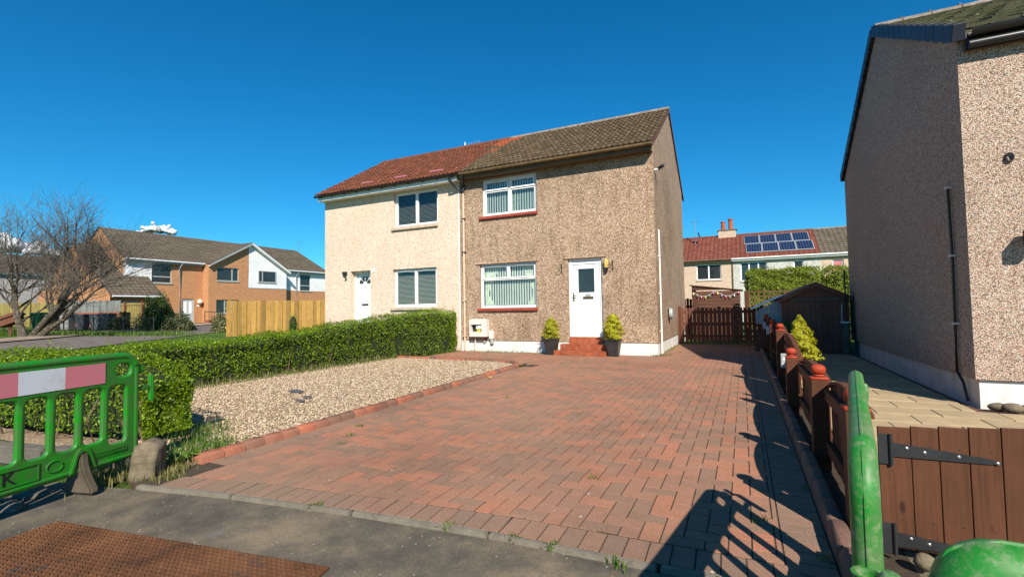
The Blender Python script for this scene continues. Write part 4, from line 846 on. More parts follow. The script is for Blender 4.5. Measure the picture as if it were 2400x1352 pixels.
# ------------------------------------------------------------------ plastic road barriers
def barrier(T, length=1.95, group='green plastic barriers', label='', extras=True, dirty='green', rad=.027, cr=.10):
    root = thing('safety_barrier', label, 'barrier', T.translation[:], group); L = length
    out = rrect(0, L, .15, .955, cr, 6); holes = []
    nsl_ = max(5, int(L/.186)); pit = (L-.16)/nsl_
    for i in range(nsl_):
        a = .085+i*pit; holes.append(rrect(a-.010, a+pit-.030, .315 if i else .270, .745, .048, 4))
    holes.append(rrect(.040, .185, .785, .908, .05, 5))
    BT = T @ Matrix.Rotation(R(90), 4, 'X')
    body = link(bpy.data.objects.new('body', curve_mesh('body', M[dirty], [out]+holes, .005, .015, BT, 3)), root)
    def part(name, mb, mat, par=None, bevel=0, smooth=True, seg=2):
        me = mb.mesh(name, M[mat], smooth, bevel, seg); me.transform(T); return link(bpy.data.objects.new(name, me), par or root)
    m = MB(); tz = .984-rad; c0 = cr+.008
    arc1 = [(c0-cr*math.cos(R(a)), 0, tz-cr+cr*math.sin(R(a))) for a in range(0, 91, 15)]; arc2 = [(L-c0+cr*math.sin(R(a)), 0, tz-cr+cr*math.cos(R(a))) for a in range(0, 91, 15)]
    bp_ = [(.008, 0, .16), (.008, 0, .50)]+arc1+[(L*.3, 0, tz+.002), (L*.7, 0, tz-.002)]+arc2+[(L-.008, 0, .50), (L-.008, 0, .16)]
    m.tube(bp_, rad, 16); rail = part('border_rail', m, dirty)
    k_ = rad-.0008; s2 = []
    for x, y, z in bp_:
        ox = -1 if x < c0 else (1 if x > L-c0 else 0); oz = 1 if z > tz-cr*.5 else 0; v_ = Vector((ox if not (c0 <= x <= L-c0) else 0, 0, oz)); v_ = v_.normalized() if v_.length else v_; s2.append((x+v_.x*k_, 0, z+v_.z*k_))
    m = MB(); m.tube(s2, .0035, 6); part('mould_seam', m, dirty, rail)
    m = MB(); m.prism(rrect(-.026, .026, .145, .185, .018, 4), 0, L, 'x'); part('bottom_rail', m, dirty)
    for i in range(nsl_-1):                              # rounded uprights
        a = .085+(i+1)*pit-.020; m = MB(); m.tube([(a, 0, .29), (a, 0, .36), (a, 0, .68), (a, 0, .75)], [.018, .023, .023, .018], 12); part('upright', m, dirty)
    for s in (-1, 1):                                    # reflective panels either side
        w = .275; n = int((L-.50)/w)
        for i in range(n):
            m = MB(); y = s*.0205; m.box(.258+i*w, .258+(i+1)*w, min(y, y+s*.003), max(y, y+s*.003), .765, .918); part('reflective_panel', m, 'refl_pink' if i % 2 == 0 else 'refl_white', None, 0, False)
    for u in (.405, L-.405):                               # feet
        m = MB(); m.prism([(-.14, 0), (.14, 0), (.135, .04), (.075, .13), (.05, .20), (.036, .29), (-.036, .29), (-.05, .20), (-.075, .13), (-.135, .04)], u-.03, u+.03, 'x'); part('foot', m, 'rubber', None, .012)
        m = MB(); m.prism([(u-.10, .15), (u-.055, .29), (u-.03, .325), (u+.03, .325), (u+.055, .29), (u+.10, .15), (u+.065, .15), (u+.03, .27), (u, .29), (u-.03, .27), (u-.065, .15)], -.034, .034, 'y'); part('foot_arch', m, dirty, None, .008)
    for bx in ((-.055, .02, -.012, .012, .80, .875), (-.12, .02, -.010, .010, .66, .695), (-.150, -.121, -.022, .022, .56, .78), (-.03, .0, -.016, .016, .40, .50), (-.07, 0, -.014, .014, .175, .22)):
        m = MB(); m.box(*bx); part('connector', m, dirty, None, .007)
    if not extras:
        m = MB(); m.lathe([(.016, 0), (.018, .05), (.016, .068), (.009, .077), (.0, .078)], (-.062, .03, .83), 14); part('peg', m, dirty)
    m = MB(); m.lathe([(.016, 0), (.024, 0), (.027, .07), (.030, .085), (.022, .085), (.018, .02)], (L+.045, 0, .66), 14); m.box(L, L+.035, -.012, .012, .66, .72); part('socket', m, dirty)
    if extras:
        m = MB(); q = T @ Matrix.Translation((1.36, -.0275, .235)) @ Matrix.Rotation(R(90), 4, 'X')
        for s in (-1,):
            q = T @ Matrix.Translation((1.30, .0272*s*-1, .235))
        fr = MB(); frame_rect(fr, lambda u, z, w: (u, .0215+w, z), .085, .335, .218, .252, .004, 0, .004); part('logo_panel', fr, dirty, None, 0, False)
        TT = T @ Matrix.Translation((.21, .0225, .2335)) @ Matrix.Rotation(R(180), 4, 'Z') @ Matrix.Rotation(R(90), 4, 'X')
        link(bpy.data.objects.new('moulded_lettering', text_mesh('moulded_lettering', 'www.catersystems.co.uk', .022, M[dirty], TT, .003)), root)
        fr = MB(); frame_rect(fr, lambda u, z, w: (u,   .0215+w, z), .68, 1.10, .188, .300, .006, 0, .005); part('name_panel', fr, dirty, None, 0, False)
        TT = T @ Matrix.Translation((.845, .0225, .245)) @ Matrix.Rotation(R(180), 4, 'Z') @ Matrix.Rotation(R(90), 4, 'X')
        link(bpy.data.objects.new('stencil_letter', text_mesh('stencil_letter', 'K', .125, M['blackprint'], TT, .0008)), root)
        m = MB(); m.tube([(.585+.05*math.cos(R(a)), .0205, .245+.038*math.sin(R(a))) for a in range(0, 361, 24)], .006, 6); part('moulded_ring', m, dirty)
    return root
def frame_at(p, d):                                      # u along d, y to the left of d, z up
    d = Vector((d[0], d[1], 0)).normalized(); n = Vector((-d.y, d.x, 0)); return Matrix(((d.x, n.x, 0, p[0]), (d.y, n.y, 0, p[1]), (0, 0, 1, 0), (0, 0, 0, 1)))
barrier(frame_at((-4.49, 2.19), (.245, -.969)), label='green plastic barrier with faded pink and white reflective strip, before the front hedge')
barrier(frame_at((.452, 2.66), (-.1635, -.9865)), length=1.46, label='green plastic barrier standing edge-on beside the brown gate', dirty='green_dirty', extras=False)
barrier(frame_at((.232, .80), (1, -.03)), label='green plastic barrier whose dusty top rail crosses before the brown gate', dirty='green_dirty', extras=False, rad=.036, cr=.035)

# ------------------------------------------------------------------ steel plate and kerb bits on the pavement
pl = [(-3.93, 1.50), (-1.925, 1.809), (-1.80, 1.20), (-3.86, .90)]
plate = MB().prism(pl[::-1], -.016, -.004).build('road_plate', M['rust'], None, False, .001, label='rusty brown steel chequer plate lying on the pavement', cat='plate')
ex = Vector((pl[1][0]-pl[0][0], pl[1][1]-pl[0][1])); Lx = ex.length; ex.normalize(); ey = Vector((ex.y, -ex.x)); studs = MB()
for i in range(int(Lx/.030)):
    for j in range(20):
        p = Vector(pl[0])+ex*(i*.030+.02)+ey*(j*.030+.018); 
        if (i+j) % 2 == 0:
            o = [(p+ex*(.0075*math.cos(a))+ey*(.012*math.sin(a))) for a in np.linspace(0, 6.28, 7)[:-1]]
        else:
            dx = (ex*.8+ey*.35).normalized(); dy = Vector((-dx.y, dx.x)); o = [p+dx*a+dy*b for a, b in ((-.019, 0), (-.008, -.004), (.008, -.004), (.019, 0), (.008, .004), (-.008, .004))]
        studs.add([(q.x, q.y, -.0045) for q in o]+[(p.x+(q.x-p.x)*.5, p.y+(q.y-p.y)*.5, -.0002+.0028) for q in o], [(k, (k+1) % 6, 6+(k+1) % 6, 6+k) for k in range(6)]+[tuple(range(6, 12))])
for f in range(len(studs.f)): studs.f[f] = studs.f[f]
so_ = studs.build('chequer_studs', M['rust'], plate, kind='stuff')
MB().prism([(-2.05, 1.70), (-1.72, 1.765), (-1.60, 1.18), (-1.93, 1.12)][::-1], -.0172, -.0165).build('steel_plate', M['plate_dark'], None, label='dark grey steel plate under the rusty one', cat='plate')
# rough stone at the corner of the drive
bm = bmesh.new(); bmesh.ops.create_cube(bm, size=1); bmesh.ops.subdivide_edges(bm, edges=bm.edges, cuts=5, use_grid_fill=True)
for v in bm.verts:
    x, y, z = v.co; k = 1-.16*max(0, z+.1); sx, sy = .18*k, .155*k; v.co = Vector((x*sx+.03*(z+.5), y*sy, (z+.5)*.31-.03-(.05*max(0, x+.1) if z > .3 else 0)-.06*max(0, -x-.2)*(z > .2)))
    v.co += Vector((math.sin(31*v.co.y+9*v.co.z), math.sin(27*v.co.z+13*v.co.x), math.sin(29*v.co.x+7*v.co.y)))*.007
bmesh.ops.smooth_vert(bm, verts=bm.verts, factor=.35); me = bpy.data.meshes.new('corner_stone'); bm.to_mesh(me); bm.free(); me.materials.append(M['stone']); me.polygons.foreach_set('use_smooth', [True]*len(me.polygons))
tag(link(bpy.data.objects.new('corner_stone', me), None, Matrix.Translation((-4.33, 2.20, 0)) @ Matrix.Rotation(R(35), 4, 'Z')), 'rough weathered stone block at the corner of the block drive', 'stone')
# low kerb wall under the front hedge
lw = tag(link(bpy.data.objects.new('hedge_kerb', None)), 'low weathered concrete kerb stones under the front hedge', 'kerb wall')
for i in range(11):
    x = -4.75-i*.82; L = .80; ya, yb = edge_y(x)+.30, edge_y(x-L)+.30; an = math.atan2(yb-ya, -L)
    me = B(0, L, -.07, .07, -.05, .13+random.uniform(-.02, .02)).mesh('kerb_stone', M['wallstone'], True, .02, 2)
    inst('kerb_stone', me, lw, Matrix.Translation((x, ya, 0)) @ Matrix.Rotation(an, 4, 'Z'))
for (x, y, sx_, sy_, h) in ((-4.62, 1.46, .22, .10, .035), (-4.75, 1.66, .16, .10, .05), (-4.45, 1.20, .12, .08, .03)):
    m = MB(); m.ball((x, y, h*.1-.018), 1, 9, (sx_, sy_, h), .12, 6); m.build('broken_kerb', M['wallstone'], None, label='broken grey lump of kerb beside the rusty plate', cat='rubble', group='broken kerb lumps by the plate')

# ------------------------------------------------------------------ plants
def leaves(C_, N_, size, asp=.5, fold=.35, jit=.6):
    """rhombic folded leaves at centres C_ facing about N_"""
    n = len(C_); nn = N_+rng.normal(0, jit, (n, 3)); nn /= np.linalg.norm(nn, axis=1, keepdims=True)+1e-9
    t = rng.normal(0, 1, (n, 3)); t -= nn*(t*nn).sum(1, keepdims=True); t /= np.linalg.norm(t, axis=1, keepdims=True)+1e-9; b = np.cross(nn, t)
    s = (rng.uniform(size[0], size[1], n))[:, None]
    P0 = C_-t*s; P2 = C_+t*s; P1 = C_+b*s*asp+nn*s*fold*.4; P3 = C_-b*s*asp+nn*s*fold*.4
    V = np.stack([P0, P1, P2, P3], 1).reshape(-1, 3); i = np.arange(n)*4
    return V, np.concatenate([np.stack([i, i+1, i+2], 1), np.stack([i, i+2, i+3], 1)])
def lump(P, f, a, seed=0):
    return a*(np.sin(P[:, 0]*f*1.1+seed)*np.cos(P[:, 1]*f*.93+1.7*seed)+.7*np.sin(P[:, 2]*f*1.37+2*seed+P[:, 0]*f*.6)+.5*np.sin(P[:, 1]*f*2.3+P[:, 2]*f*1.9+seed))
def hedge(name, label, cat, path, width, htop, n, leaf, mat, base=0.0, seed=1, stems=True, group=None, shoots=120, core_in=.11, asp=.5):
    """path: [(x,y)], a run of box hedge with a soft top; htop(s) height at fraction s"""
    pts = [Vector(p) for p in path]; seg = [(b-a).length for a, b in zip(pts, pts[1:])]; L = sum(seg)
    root = thing(name, label, cat, (pts[0].x, pts[0].y, 0), group)
    def at(s):
        d = s*L
        for a, b, l in zip(pts, pts[1:], seg):
            if d <= l or b is pts[-1]: q = (b-a).normalized(); p = a+q*d; return p, q
            d -= l
    u = rng.uniform(0, 1, n); S = np.array([(*at(x)[0], *at(x)[1]) for x in np.linspace(0, 1, 200)]); k = (u*199).astype(int); Pp = S[k, :2]+S[k, 2:]*((u*199-k)*L/199)[:, None]; T_ = S[k, 2:]; Nn = np.stack([-T_[:, 1], T_[:, 0]], 1)
    H = np.array([htop(x) for x in np.linspace(0, 1, 200)])[k]
    face = rng.uniform(0, 1, n); w2 = width/2; C_ = np.zeros((n, 3)); N_ = np.zeros((n, 3)); ins = np.abs(rng.normal(0, .05, n))
    wt = width/(width+2*H.mean()); side = np.where(face < wt, 0, np.where(face < wt+(1-wt)/2, 1, -1))
    a = rng.uniform(-1, 1, n); zz = base+(H-base)*rng.uniform(0, 1, n)**.85
    off = np.where(side == 0, a*w2*.97, side*(w2-ins)); z = np.where(side == 0, H-ins-.10*np.abs(a)**4, zz)
    off *= np.where(side != 0, 1-.10*(zz/H > .9)*(zz/H-.9)/.1-.12*(1-zz/H)**3, 1)
    endf = np.sqrt(np.clip(np.minimum(u, 1-u)*L/.34, 0, 1)); off = off*(.55+.45*endf); z = np.where(side == 0, z*(.88+.12*endf), z)
    C_[:, :2] = Pp+Nn*off[:, None]; C_[:, 2] = z; N_[:, :2] = Nn*(np.where(side == 0, 0, side))[:, None]; N_[:, 2] = np.where(side == 0, 1, .35)
    q = lump(C_, 3.5, .045, seed)+lump(C_, 9, .03, seed+2)+lump(C_, 19, .015, seed+5); C_ += N_*q[:, None]
    e = n//7                                              # the two ends
    for s_, sl_e in ((0, slice(0, e)), (1, slice(e, 2*e))):
        p, d = at(s_); dd = d*(-1 if s_ == 0 else 1); m_ = e; o2 = rng.uniform(-w2, w2, m_)*.62; z2 = base+(htop(s_)*.9-base)*rng.uniform(0, 1, m_)
        xy_ = np.array(p)[None]+np.array((-d.y, d.x))[None]*o2[:, None]-np.array(dd)[None]*np.abs(rng.normal(0, .06, m_))[:, None]
        C_[sl_e, :2] = xy_; C_[sl_e, 2] = z2; N_[sl_e] = np.array((dd.x, dd.y, .3)); C_[sl_e] += N_[sl_e]*(lump(C_[sl_e], 6, .05, seed))[:, None]
    V, F = leaves(C_, N_, leaf, asp)
    if shoots:                                            # upright new shoots above the clip line
        m_ = shoots*7; uu = np.repeat(rng.uniform(0, 1, shoots), 7); kk = (uu*199).astype(int); hh = np.array([htop(x) for x in np.linspace(0, 1, 200)])[kk]; oo = np.repeat(rng.uniform(-w2*.9, w2*.9, shoots), 7); hl = np.repeat(rng.uniform(.03, .20, shoots)**1.0, 7)
        c2 = np.zeros((m_, 3)); c2[:, :2] = S[kk, :2]+np.stack([-S[kk, 3], S[kk, 2]], 1)*oo[:, None]+rng.normal(0, .012, (m_, 2)); c2[:, 2] = hh+hl*np.tile(np.linspace(-.2, 1, 7), shoots)
        V2, F2 = leaves(c2, np.tile([0, 0, .5], (m_, 1)), (leaf[0]*.8, leaf[1]*.9), asp); F = np.concatenate([F, F2+len(V)]); V = np.concatenate([V, V2])
    npobj('foliage', V, F, M[mat], root)
    m = MB(); ns = 60; V = []
    for i in range(ns+1):
        p, d = at(min(.9999, max(.0001, core_in/L+(1-2*core_in/L)*i/ns))); nrm = Vector((-d.y, d.x)); h = htop(i/ns)-core_in
        tp = .5+.5*min(1, min(i, ns-i)/ns*L/.34); h *= .85+.15*tp
        for o_, z_ in ((-w2+core_in, base+.02), (-w2+core_in, h*.93), (-w2*.6, h), (w2*.6, h), (w2-core_in, h*.93), (w2-core_in, base+.02)):
            r_ = random.uniform(-.02, .02); o_ = o_*tp; V.append((p.x+nrm.x*(o_+r_), p.y+nrm.y*(o_+r_), z_+random.uniform(-.02, .02)))
    m.add(V, [(i*6+k, i*6+k+1, (i+1)*6+k+1, (i+1)*6+k) for i in range(ns) for k in range(5)]+[tuple(range(6)), tuple(ns*6+k for k in range(5, -1, -1))]); m.build('twig_mass', M['hedge_core'], root)
    if stems:
        m = MB()
        for i in range(int(L*7)):
            p, d = at(random.random()); o_ = random.choice((-1, 1))*random.uniform(w2*.5, w2*.9); x, y = p.x-d.y*o_, p.y+d.x*o_; m.tube([(x, y, 0), (x+random.uniform(-.08, .08), y+random.uniform(-.08, .08), htop(.5)*.3), (x+random.uniform(-.15, .15), y+random.uniform(-.15, .15), htop(.5)*.6)], [.012, .009, .004], 5)
        m.build('stems', M['stem'], root, kind='stuff')
    return root
def sideh(s): y = 12.55-s*9.6; return .80+.50*max(0, min(1, (y-6.0)/6.2))**1.15+.015*math.sin(y*3)
hedge('hedge', 'bright green clipped hedge running from the gravel bed to the house wall', 'hedge', [(-8.30, 12.6), (-8.52, 11.9), (-8.70, 11.1), (-8.85, 10.2), (-8.95, 9.2), (-9.0, 8), (-9.05, 2.95)], 1.02, sideh, 72000, (.012, .0235), 'hedge', .04, 1, group='clipped garden hedges')
hedge('hedge', 'green clipped hedge along the pavement behind the pink and white barrier', 'hedge', [(-5.2, 2.86), (-6.5, 2.72), (-10, 2.25), (-14.5, 1.55)], .70, lambda s: .66+.20*min(1, (s*11))**.5+.012*math.sin(s*40), 60000, (.011, .021), 'hedge', .10, 4, group='clipped garden hedges', shoots=90)
def blades(n, xy, h, mat, name='grass', label=None, w=.004, lean=.5, parent=None):
    hh = rng.uniform(h[0], h[1], n); a = rng.uniform(0, 6.28, n); d = np.stack([np.cos(a), np.sin(a)], 1); ln = rng.uniform(.05, lean, n)
    b = np.zeros((n, 5, 3)); q = np.stack([-d[:, 1], d[:, 0]], 1)*w; z0 = -.02
    for i, (f, ww) in enumerate(((0, 1), (0, -1), (.55, .8), (.55, -.8), (1, 0))):
        b[:, i, :2] = xy+q*ww+d*(hh*ln*f**1.7)[:, None]; b[:, i, 2] = z0+hh*f*(1-.25*ln*f)
    V = b.reshape(-1, 3); i = np.arange(n)*5; F = np.concatenate([np.stack([i, i+1, i+3], 1), np.stack([i, i+3, i+2], 1), np.stack([i+2, i+3, i+4], 1)])
    return npobj(name, V, F, M[mat], parent, kind='stuff', label=label)
def scat(n, x0, y0, x1, y1, spread): t_ = rng.uniform(0, 1, n)[:, None]; return np.array([[x0, y0]])*(1-t_)+np.array([[x1, y1]])*t_+rng.normal(0, spread, (n, 2))
blades(1500, np.concatenate([scat(900, -4.62, 2.62, -5.4, 3.35, .13), scat(600, -4.45, 2.45, -4.55, 3.0, .09)]), (.05, .17), 'grass', label='long green grass growing between the front hedge and kerb')
blades(1500, np.concatenate([scat(900, -8.45, 4.6, -8.45, 8.6, .10), scat(600, -8.5, 8.6, -8.35, 12, .07)]), (.06, .24), 'grass_dry', label='dry pale grass along the foot of the side hedge')
blades(1200, np.concatenate([scat(900, -8.42, 4.8, -8.35, 10, .09), scat(300, -8.3, 11, -7.9, 12.4, .09)]), (.05, .18), 'grass', label='fresh grass along the foot of the side hedge')
blades(900, np.concatenate([scat(600, -4.75, 2.15, -4.5, 2.0, .10), scat(300, -4.1, 2.20, -4.35, 2.5, .05)]), (.03, .11), 'grass_dry', label='dry weeds around the corner stone')
blades(700, np.concatenate([scat(300, -7.6, 12.6, -5.6, 12.65, .05), scat(120, -7.2, 12.3, -5.2, 12.5, .1), scat(140, -2.1, 12.6, -1.8, 13.0, .06), scat(140, -1.95, 13.5, -1.95, 16.5, .04)]), (.03, .12), 'grass', label='small weeds at the foot of the house wall')
tufts = [(-1.62, 2.43), (-1.2, 2.44), (-.98, 2.45), (-.60, 2.42), (-.12, 2.46), (-2.6, 2.32), (.33, 2.86), (.35, 3.9), (.345, 4.75), (.345, 6.4), (-3.7, 3.75), (-3.55, 3.5), (-3.9, 4.1), (-1.05, 3.55), (.05, 3.2), (-3.1, 6.2), (-.6, 7.4), (-4.05, 2.25), (-1.5, 10.5), (-3.8, 10.4), (-.4, 12.1), (-1.6, 13.9), (-4.9, 4.9), (-6.2, 5.3), (-5.8, 3.9), (-5.2, 6.9)]
txy = np.concatenate([np.array([[x, y]])+rng.normal(0, .022, (34, 2)) for x, y in tufts]); blades(len(txy), txy, (.015, .065), 'grass', label='little weed tufts in the joints of drive and edging', w=.004, lean=1.2)
txy = np.concatenate([np.array([[-4.38-.034*(y-2.7)+.2, y]])+rng.normal(0, .03, (10, 2)) for y in np.linspace(2.7, 9, 16)]); blades(len(txy), txy, (.01, .03), 'grass_dry', label='moss and weeds along the kerb')
# broad-leaved weed by the stone, dandelion, slates on gravel
m = MB()
for k in range(9):
    a = k*.7; c = Vector((-4.36, 2.46, 0)); d = Vector((math.cos(a), math.sin(a), 0)); q = Vector((-d.y, d.x, 0)); l = random.uniform(.10, .17); m.add([c, c+d*l*.5+q*.022+Vector((0, 0, .10)), c+d*l+Vector((0, 0, .07)), c+d*l*.5-q*.022+Vector((0, 0, .10)), c+d*l*.5+Vector((0, 0, .085))], [(0, 1, 4), (1, 2, 4), (2, 3, 4), (3, 0, 4)])
m.build('dock_weed', M['grass'], None, label='broad-leaved dock weed sprouting beside the corner stone', cat='weed')
m = MB(); m.lathe([(0, 0), (.03, .004), (.034, .012), (.0, .018)], (-4.22, 7.75, .03), 10); m.build('dandelion', M['yellow'], None, label='yellow dandelion flower by the red kerb', cat='flower')
for k, (x, y, a) in enumerate(((-6.35, 5.30, .3), (-5.75, 5.0, 1.0), (-5.60, 4.75, .5))):
    m = MB(); m.T = Matrix.Translation((x, y, .045)) @ Euler((.15, .1, a)).to_matrix().to_4x4(); m.prism([(-.11, -.04), (.08, -.05), (.12, .0), (.06, .05), (-.09, .04)] if k == 0 else [(-.07, -.02), (.05, -.03), (.06, .02), (-.05, .025)], 0, .012); m.build('slate_piece', M['binblack'], None, label=['large broken slate lying on the gravel', 'thin slate chip on the gravel between two others', 'small slate chip on the gravel towards the kerb'][k], cat='slate', group='broken slates on the gravel')
# potted conifers
def conifer(name, label, x, y, z0, h, r, mat, n=5200, pot=None, group=None, leaf=(.014, .026), seed=0, lean=0, prf=(.80, 1, 1, .80, .52, .10), lumpy=1.0):
    root = thing(name, label, 'shrub', (x, y, 0), group)
    if pot == 'square':
        m = MB(); b_, t_ = .115, .175; m.add([(x-b_, y-b_, 0), (x+b_, y-b_, 0), (x+b_, y+b_, 0), (x-b_, y+b_, 0), (x-t_, y-t_, z0), (x+t_, y-t_, z0), (x+t_, y+t_, z0), (x-t_, y+t_, z0)], [(0, 3, 2, 1), (0, 1, 5, 4), (1, 2, 6, 5), (2, 3, 7, 6), (3, 0, 4, 7)]); po = m.build('pot', M['planter'], root)
        m = MB(); frame = [(-t_-.008, t_+.008)]; m.box(x-t_-.008, x+t_+.008, y-t_-.008, y+t_+.008, z0-.03, z0+.004); m.build('pot_rim', M['planter'], po, bevel=.006); B(x-t_+.02, x+t_-.02, y-t_+.02, y+t_-.02, z0-.02, z0+.008).build('soil', M['soil'], po)
    elif pot == 'round':
        m = MB(); m.lathe([(.14, 0), (.20, z0*.9), (.22, z0*.9), (.22, z0), (.19, z0)], (x, y, 0), 18); m.build('pot', M['terracotta'], root, True)
    t_ = rng.uniform(0, 1, n)**.85; a = rng.uniform(0, 6.28, n); prof = np.interp(t_, [0, .10, .35, .62, .85, 1], prf); lm = 1+lumpy*(.16*np.sin(a*3+t_*9+seed)+.10*np.sin(a*7-t_*23+seed)+.09*np.sin(t_*31+a*2))
    rr = r*prof*lm*(1+rng.normal(-.06, .12, n)); P_ = np.stack([x+rr*np.cos(a)+lean*t_*h, y+rr*np.sin(a), z0+t_*h], 1); N_ = np.stack([np.cos(a), np.sin(a), np.full(n, .8)], 1)
    V, F = leaves(P_, N_, leaf, .38, .3, .5); npobj('foliage', V, F, M[mat], root)
    m = MB(); m.lathe([(.01, 0), (r*.62, h*.12), (r*.58, h*.4), (r*.35, h*.7), (.01, h*.92)], (x, y, z0), 10); m.build('inner_growth', M['hedge_core'], root); m = MB(); m.tube([(x, y, z0-.05), (x, y, z0+h*.5)], .02, 6); m.build('trunk', M['stem'], root)
    return root
conifer('potted_conifer', 'small golden conifer in black square pot on the meter-box side of the steps', -4.80, 12.37, .44, .58, .19, 'conifer_gold', pot='square', group='potted conifers by the door', seed=1, lumpy=1.7)
conifer('potted_conifer', 'bushier golden conifer in black square pot between the steps and house corner', -3.07, 12.38, .44, .66, .215, 'conifer_gold', 6200, pot='square', group='potted conifers by the door', seed=4, lumpy=1.5)
conifer('golden_shrub', 'large golden conifer behind the red capped fence posts', .86, 9.55, .30, .78, .235, 'conifer_gold', 7000, pot='round', seed=2, leaf=(.016, .034), prf=(.7, 1, .86, .52, .26, .04), lumpy=1.7)
conifer('green_shrub', 'dark green shrub behind the golden conifer', .72, 10.9, .1, .85, .22, 'conifer_green', 4000, seed=3)

# ------------------------------------------------------------------ back gate, garage, shed and hedge behind
bg_ = thing('slatted_gate', 'dark brown slatted gate closing the back of the drive', 'gate', (-.7, 17.1, 0))
n = 19; x0, x1 = -1.93, .50
for i in range(n):
    w = (x1-x0)/n; a = x0+i*w; wide = .058 if i % 6 == 5 else .049; B(a+w/2-wide, a+w/2+wide, 17.08, 17.10, .05, 1.20+random.uniform(-.015, .015)).build('slat', M['dark_timber'], bg_)
for z in (.22, .62, 1.02): B(x0, x1, 17.102, 17.14, z, z+.09).build('rail', M['dark_timber_x'], bg_)
for x in (x0-.03, -.72, x1+.03): B(x-.05, x+.05, 17.145 if x == -.72 else 17.06, 17.245 if x == -.72 else 17.16, 0, 1.25).build('post', M['fence_brown'] if x < -1 else M['dark_timber'], bg_, bevel=.006)
ga = thing('garage', 'dark brown timber garage with low gable behind the golden conifer', 'garage', (1.7, 14.6, 0))
GF = 14.45; gx0, gx1, gap = .95, 2.40, (1.72, 1.74)
def gz(x): return 1.40+.36*(1-abs(x-1.70)/.75) if x else 0
nb = 12
for i in range(nb):
    a, b = gx0+(gx1-gx0)*i/nb, gx0+(gx1-gx0)*(i+1)/nb; MB().prism([(a+.003, .0), (b-.003, 0), (b-.003, gz(b-.003)), (a+.003, gz(a+.003))], GF+random.uniform(0, .006), GF+.03, 'y').build('board', M['garage_timber'], ga)
MB().prism([(gx0+.01, 0), (gx1-.01, 0), (gx1-.01, 1.38), (1.70, 1.72), (gx0+.01, 1.38)], GF+.031, GF+.05, 'y').build('backing', M['garage_timber'], ga); B(1.10, 2.22, GF-.02, GF-.001, 1.36, 1.42).build('door_rail', M['shed_end'], ga)
for s_ in (-1, 1):
    e = 1.70+s_*.86; m = MB(); m.prism([(1.70, 1.80), (e, 1.375), (e, 1.30), (1.70, 1.72)], GF-.06, GF-.03, 'y'); m.build('barge_board', M['garage_timber'], ga)
    m = MB(); m.prism([(1.70, 1.835), (e, 1.40), (e, 1.378), (1.70, 1.805)], GF-.07, 19.0, 'y'); m.build('roof', M['garage_timber'], ga)
B(gx0, gx0+.03, GF+.03, 18.8, 0, 1.40).build('side_wall', M['garage_timber'], ga); B(gx1-.03, gx1, GF+.031, 18.8, 0, 1.40).build('side_wall', M['garage_timber'], ga)
for z in (1.25, .72): m = MB(); m.ball((1.72, GF-.012, z), .022, 8); m.build('latch', M['steel'], ga)
m = MB(); m.tube([(2.24, GF-.01, 1.26), (2.23, GF-.01, 1.0), (2.24, GF-.01, .72)], .008, 5); m.build('cable', M['white_trim'], ga)
m = B(2.20, 2.34, GF-.16, GF-.02, 0, .78).build('brick_pier', M['wallstone'], None, label='low buff brick pier against the dark garage front', cat='pier'); B(2.18, 2.36, GF-.18, GF-.0, .785, .82).build('coping', M['white_trim'], m)
ln = thing('lean_to', 'grey corrugated lean-to beside the dark timber garage', 'lean-to', (.5, 15, 0))
for i in range(8):
    a = .30+i*.08; zt = 1.12+.33*i/8; B(a+.002, a+.078, GF+.35+.012*(i % 2), GF+.37+.012*(i % 2), .60 if i > 1 else .75, zt).build('panel', M['soffit_grey'], ln)
m = MB(); m.prism([(.2, 1.14), (.96, 1.50), (.96, 1.53), (.2, 1.17)], GF+.3, 18, 'y'); m.build('roof', M['alu'], ln)
for i in range(5): B(.26, .94, GF+.30, GF+.33, i*.12, i*.12+.115).build('board', M['dark_timber_x'], ln)
# red fence pieces
rf_ = thing('red_fence', 'red painted picket fence showing beside the brown shed', 'fence', (-2.3, 20.5, 0))
for i in range(9): B(-2.6+i*.11, -2.6+i*.11+.095, 20.4, 20.42, 0, 1.55+.03*(i % 2)).build('board', M['red_timber'], rf_)
B(-2.6, -1.62, 20.425, 20.46, 1.2, 1.28).build('rail', M['red_timber'], rf_)
rf3 = thing('red_fence', 'short red painted fence panel between back gate and garage', 'fence', (.6, 15.8, 0))
for i in range(8): B(.56, .58, 15.0+i*.22, 15.0+i*.22+.2, 0, .98).build('board', M['red_timber'], rf3)
sh = thing('garden_shed', 'brown shiplap shed with sloping roof hung with coloured festoon bulbs', 'shed', (-1, 20.5, 0))
SX0, SX1, SY0, SY1 = -1.80, -.10, 20.0, 21.6
def sz(x): return 2.05-.22*(x-SX0)/(SX1-SX0)
for i in range(16):
    z0 = i*.125; z1 = z0+.122
    top = min(z1, 9)
    if z0 > sz(SX1): 
        xe = SX0+(2.05-z0)/.22*(SX1-SX0); xe2 = max(SX0+.02, SX0+(2.05-z1)/.22*(SX1-SX0)); 
        if xe <= SX0+.05: continue
        MB().prism([(SX0, z0), (min(SX1, xe), z0), (min(SX1, xe2), min(z1, 2.05)), (SX0, min(z1, 2.05))], SY0-.008, SY0+.015, 'y').build('board', M['shed_brown'], sh)
    else:
        zz = min(z1, sz(SX1)); m = MB(); m.add([(SX0, SY0-.012, z0), (SX1, SY0-.012, z0), (SX1, SY0-.002, zz), (SX0, SY0-.002, zz), (SX0, SY0+.02, z0), (SX1, SY0+.02, z0), (SX1, SY0+.02, zz), (SX0, SY0+.02, zz)], [(0, 1, 2, 3), (0, 4, 5, 1), (2, 6, 7, 3), (1, 5, 6, 2), (0, 3, 7, 4)]); m.build('board', M['shed_brown'], sh)
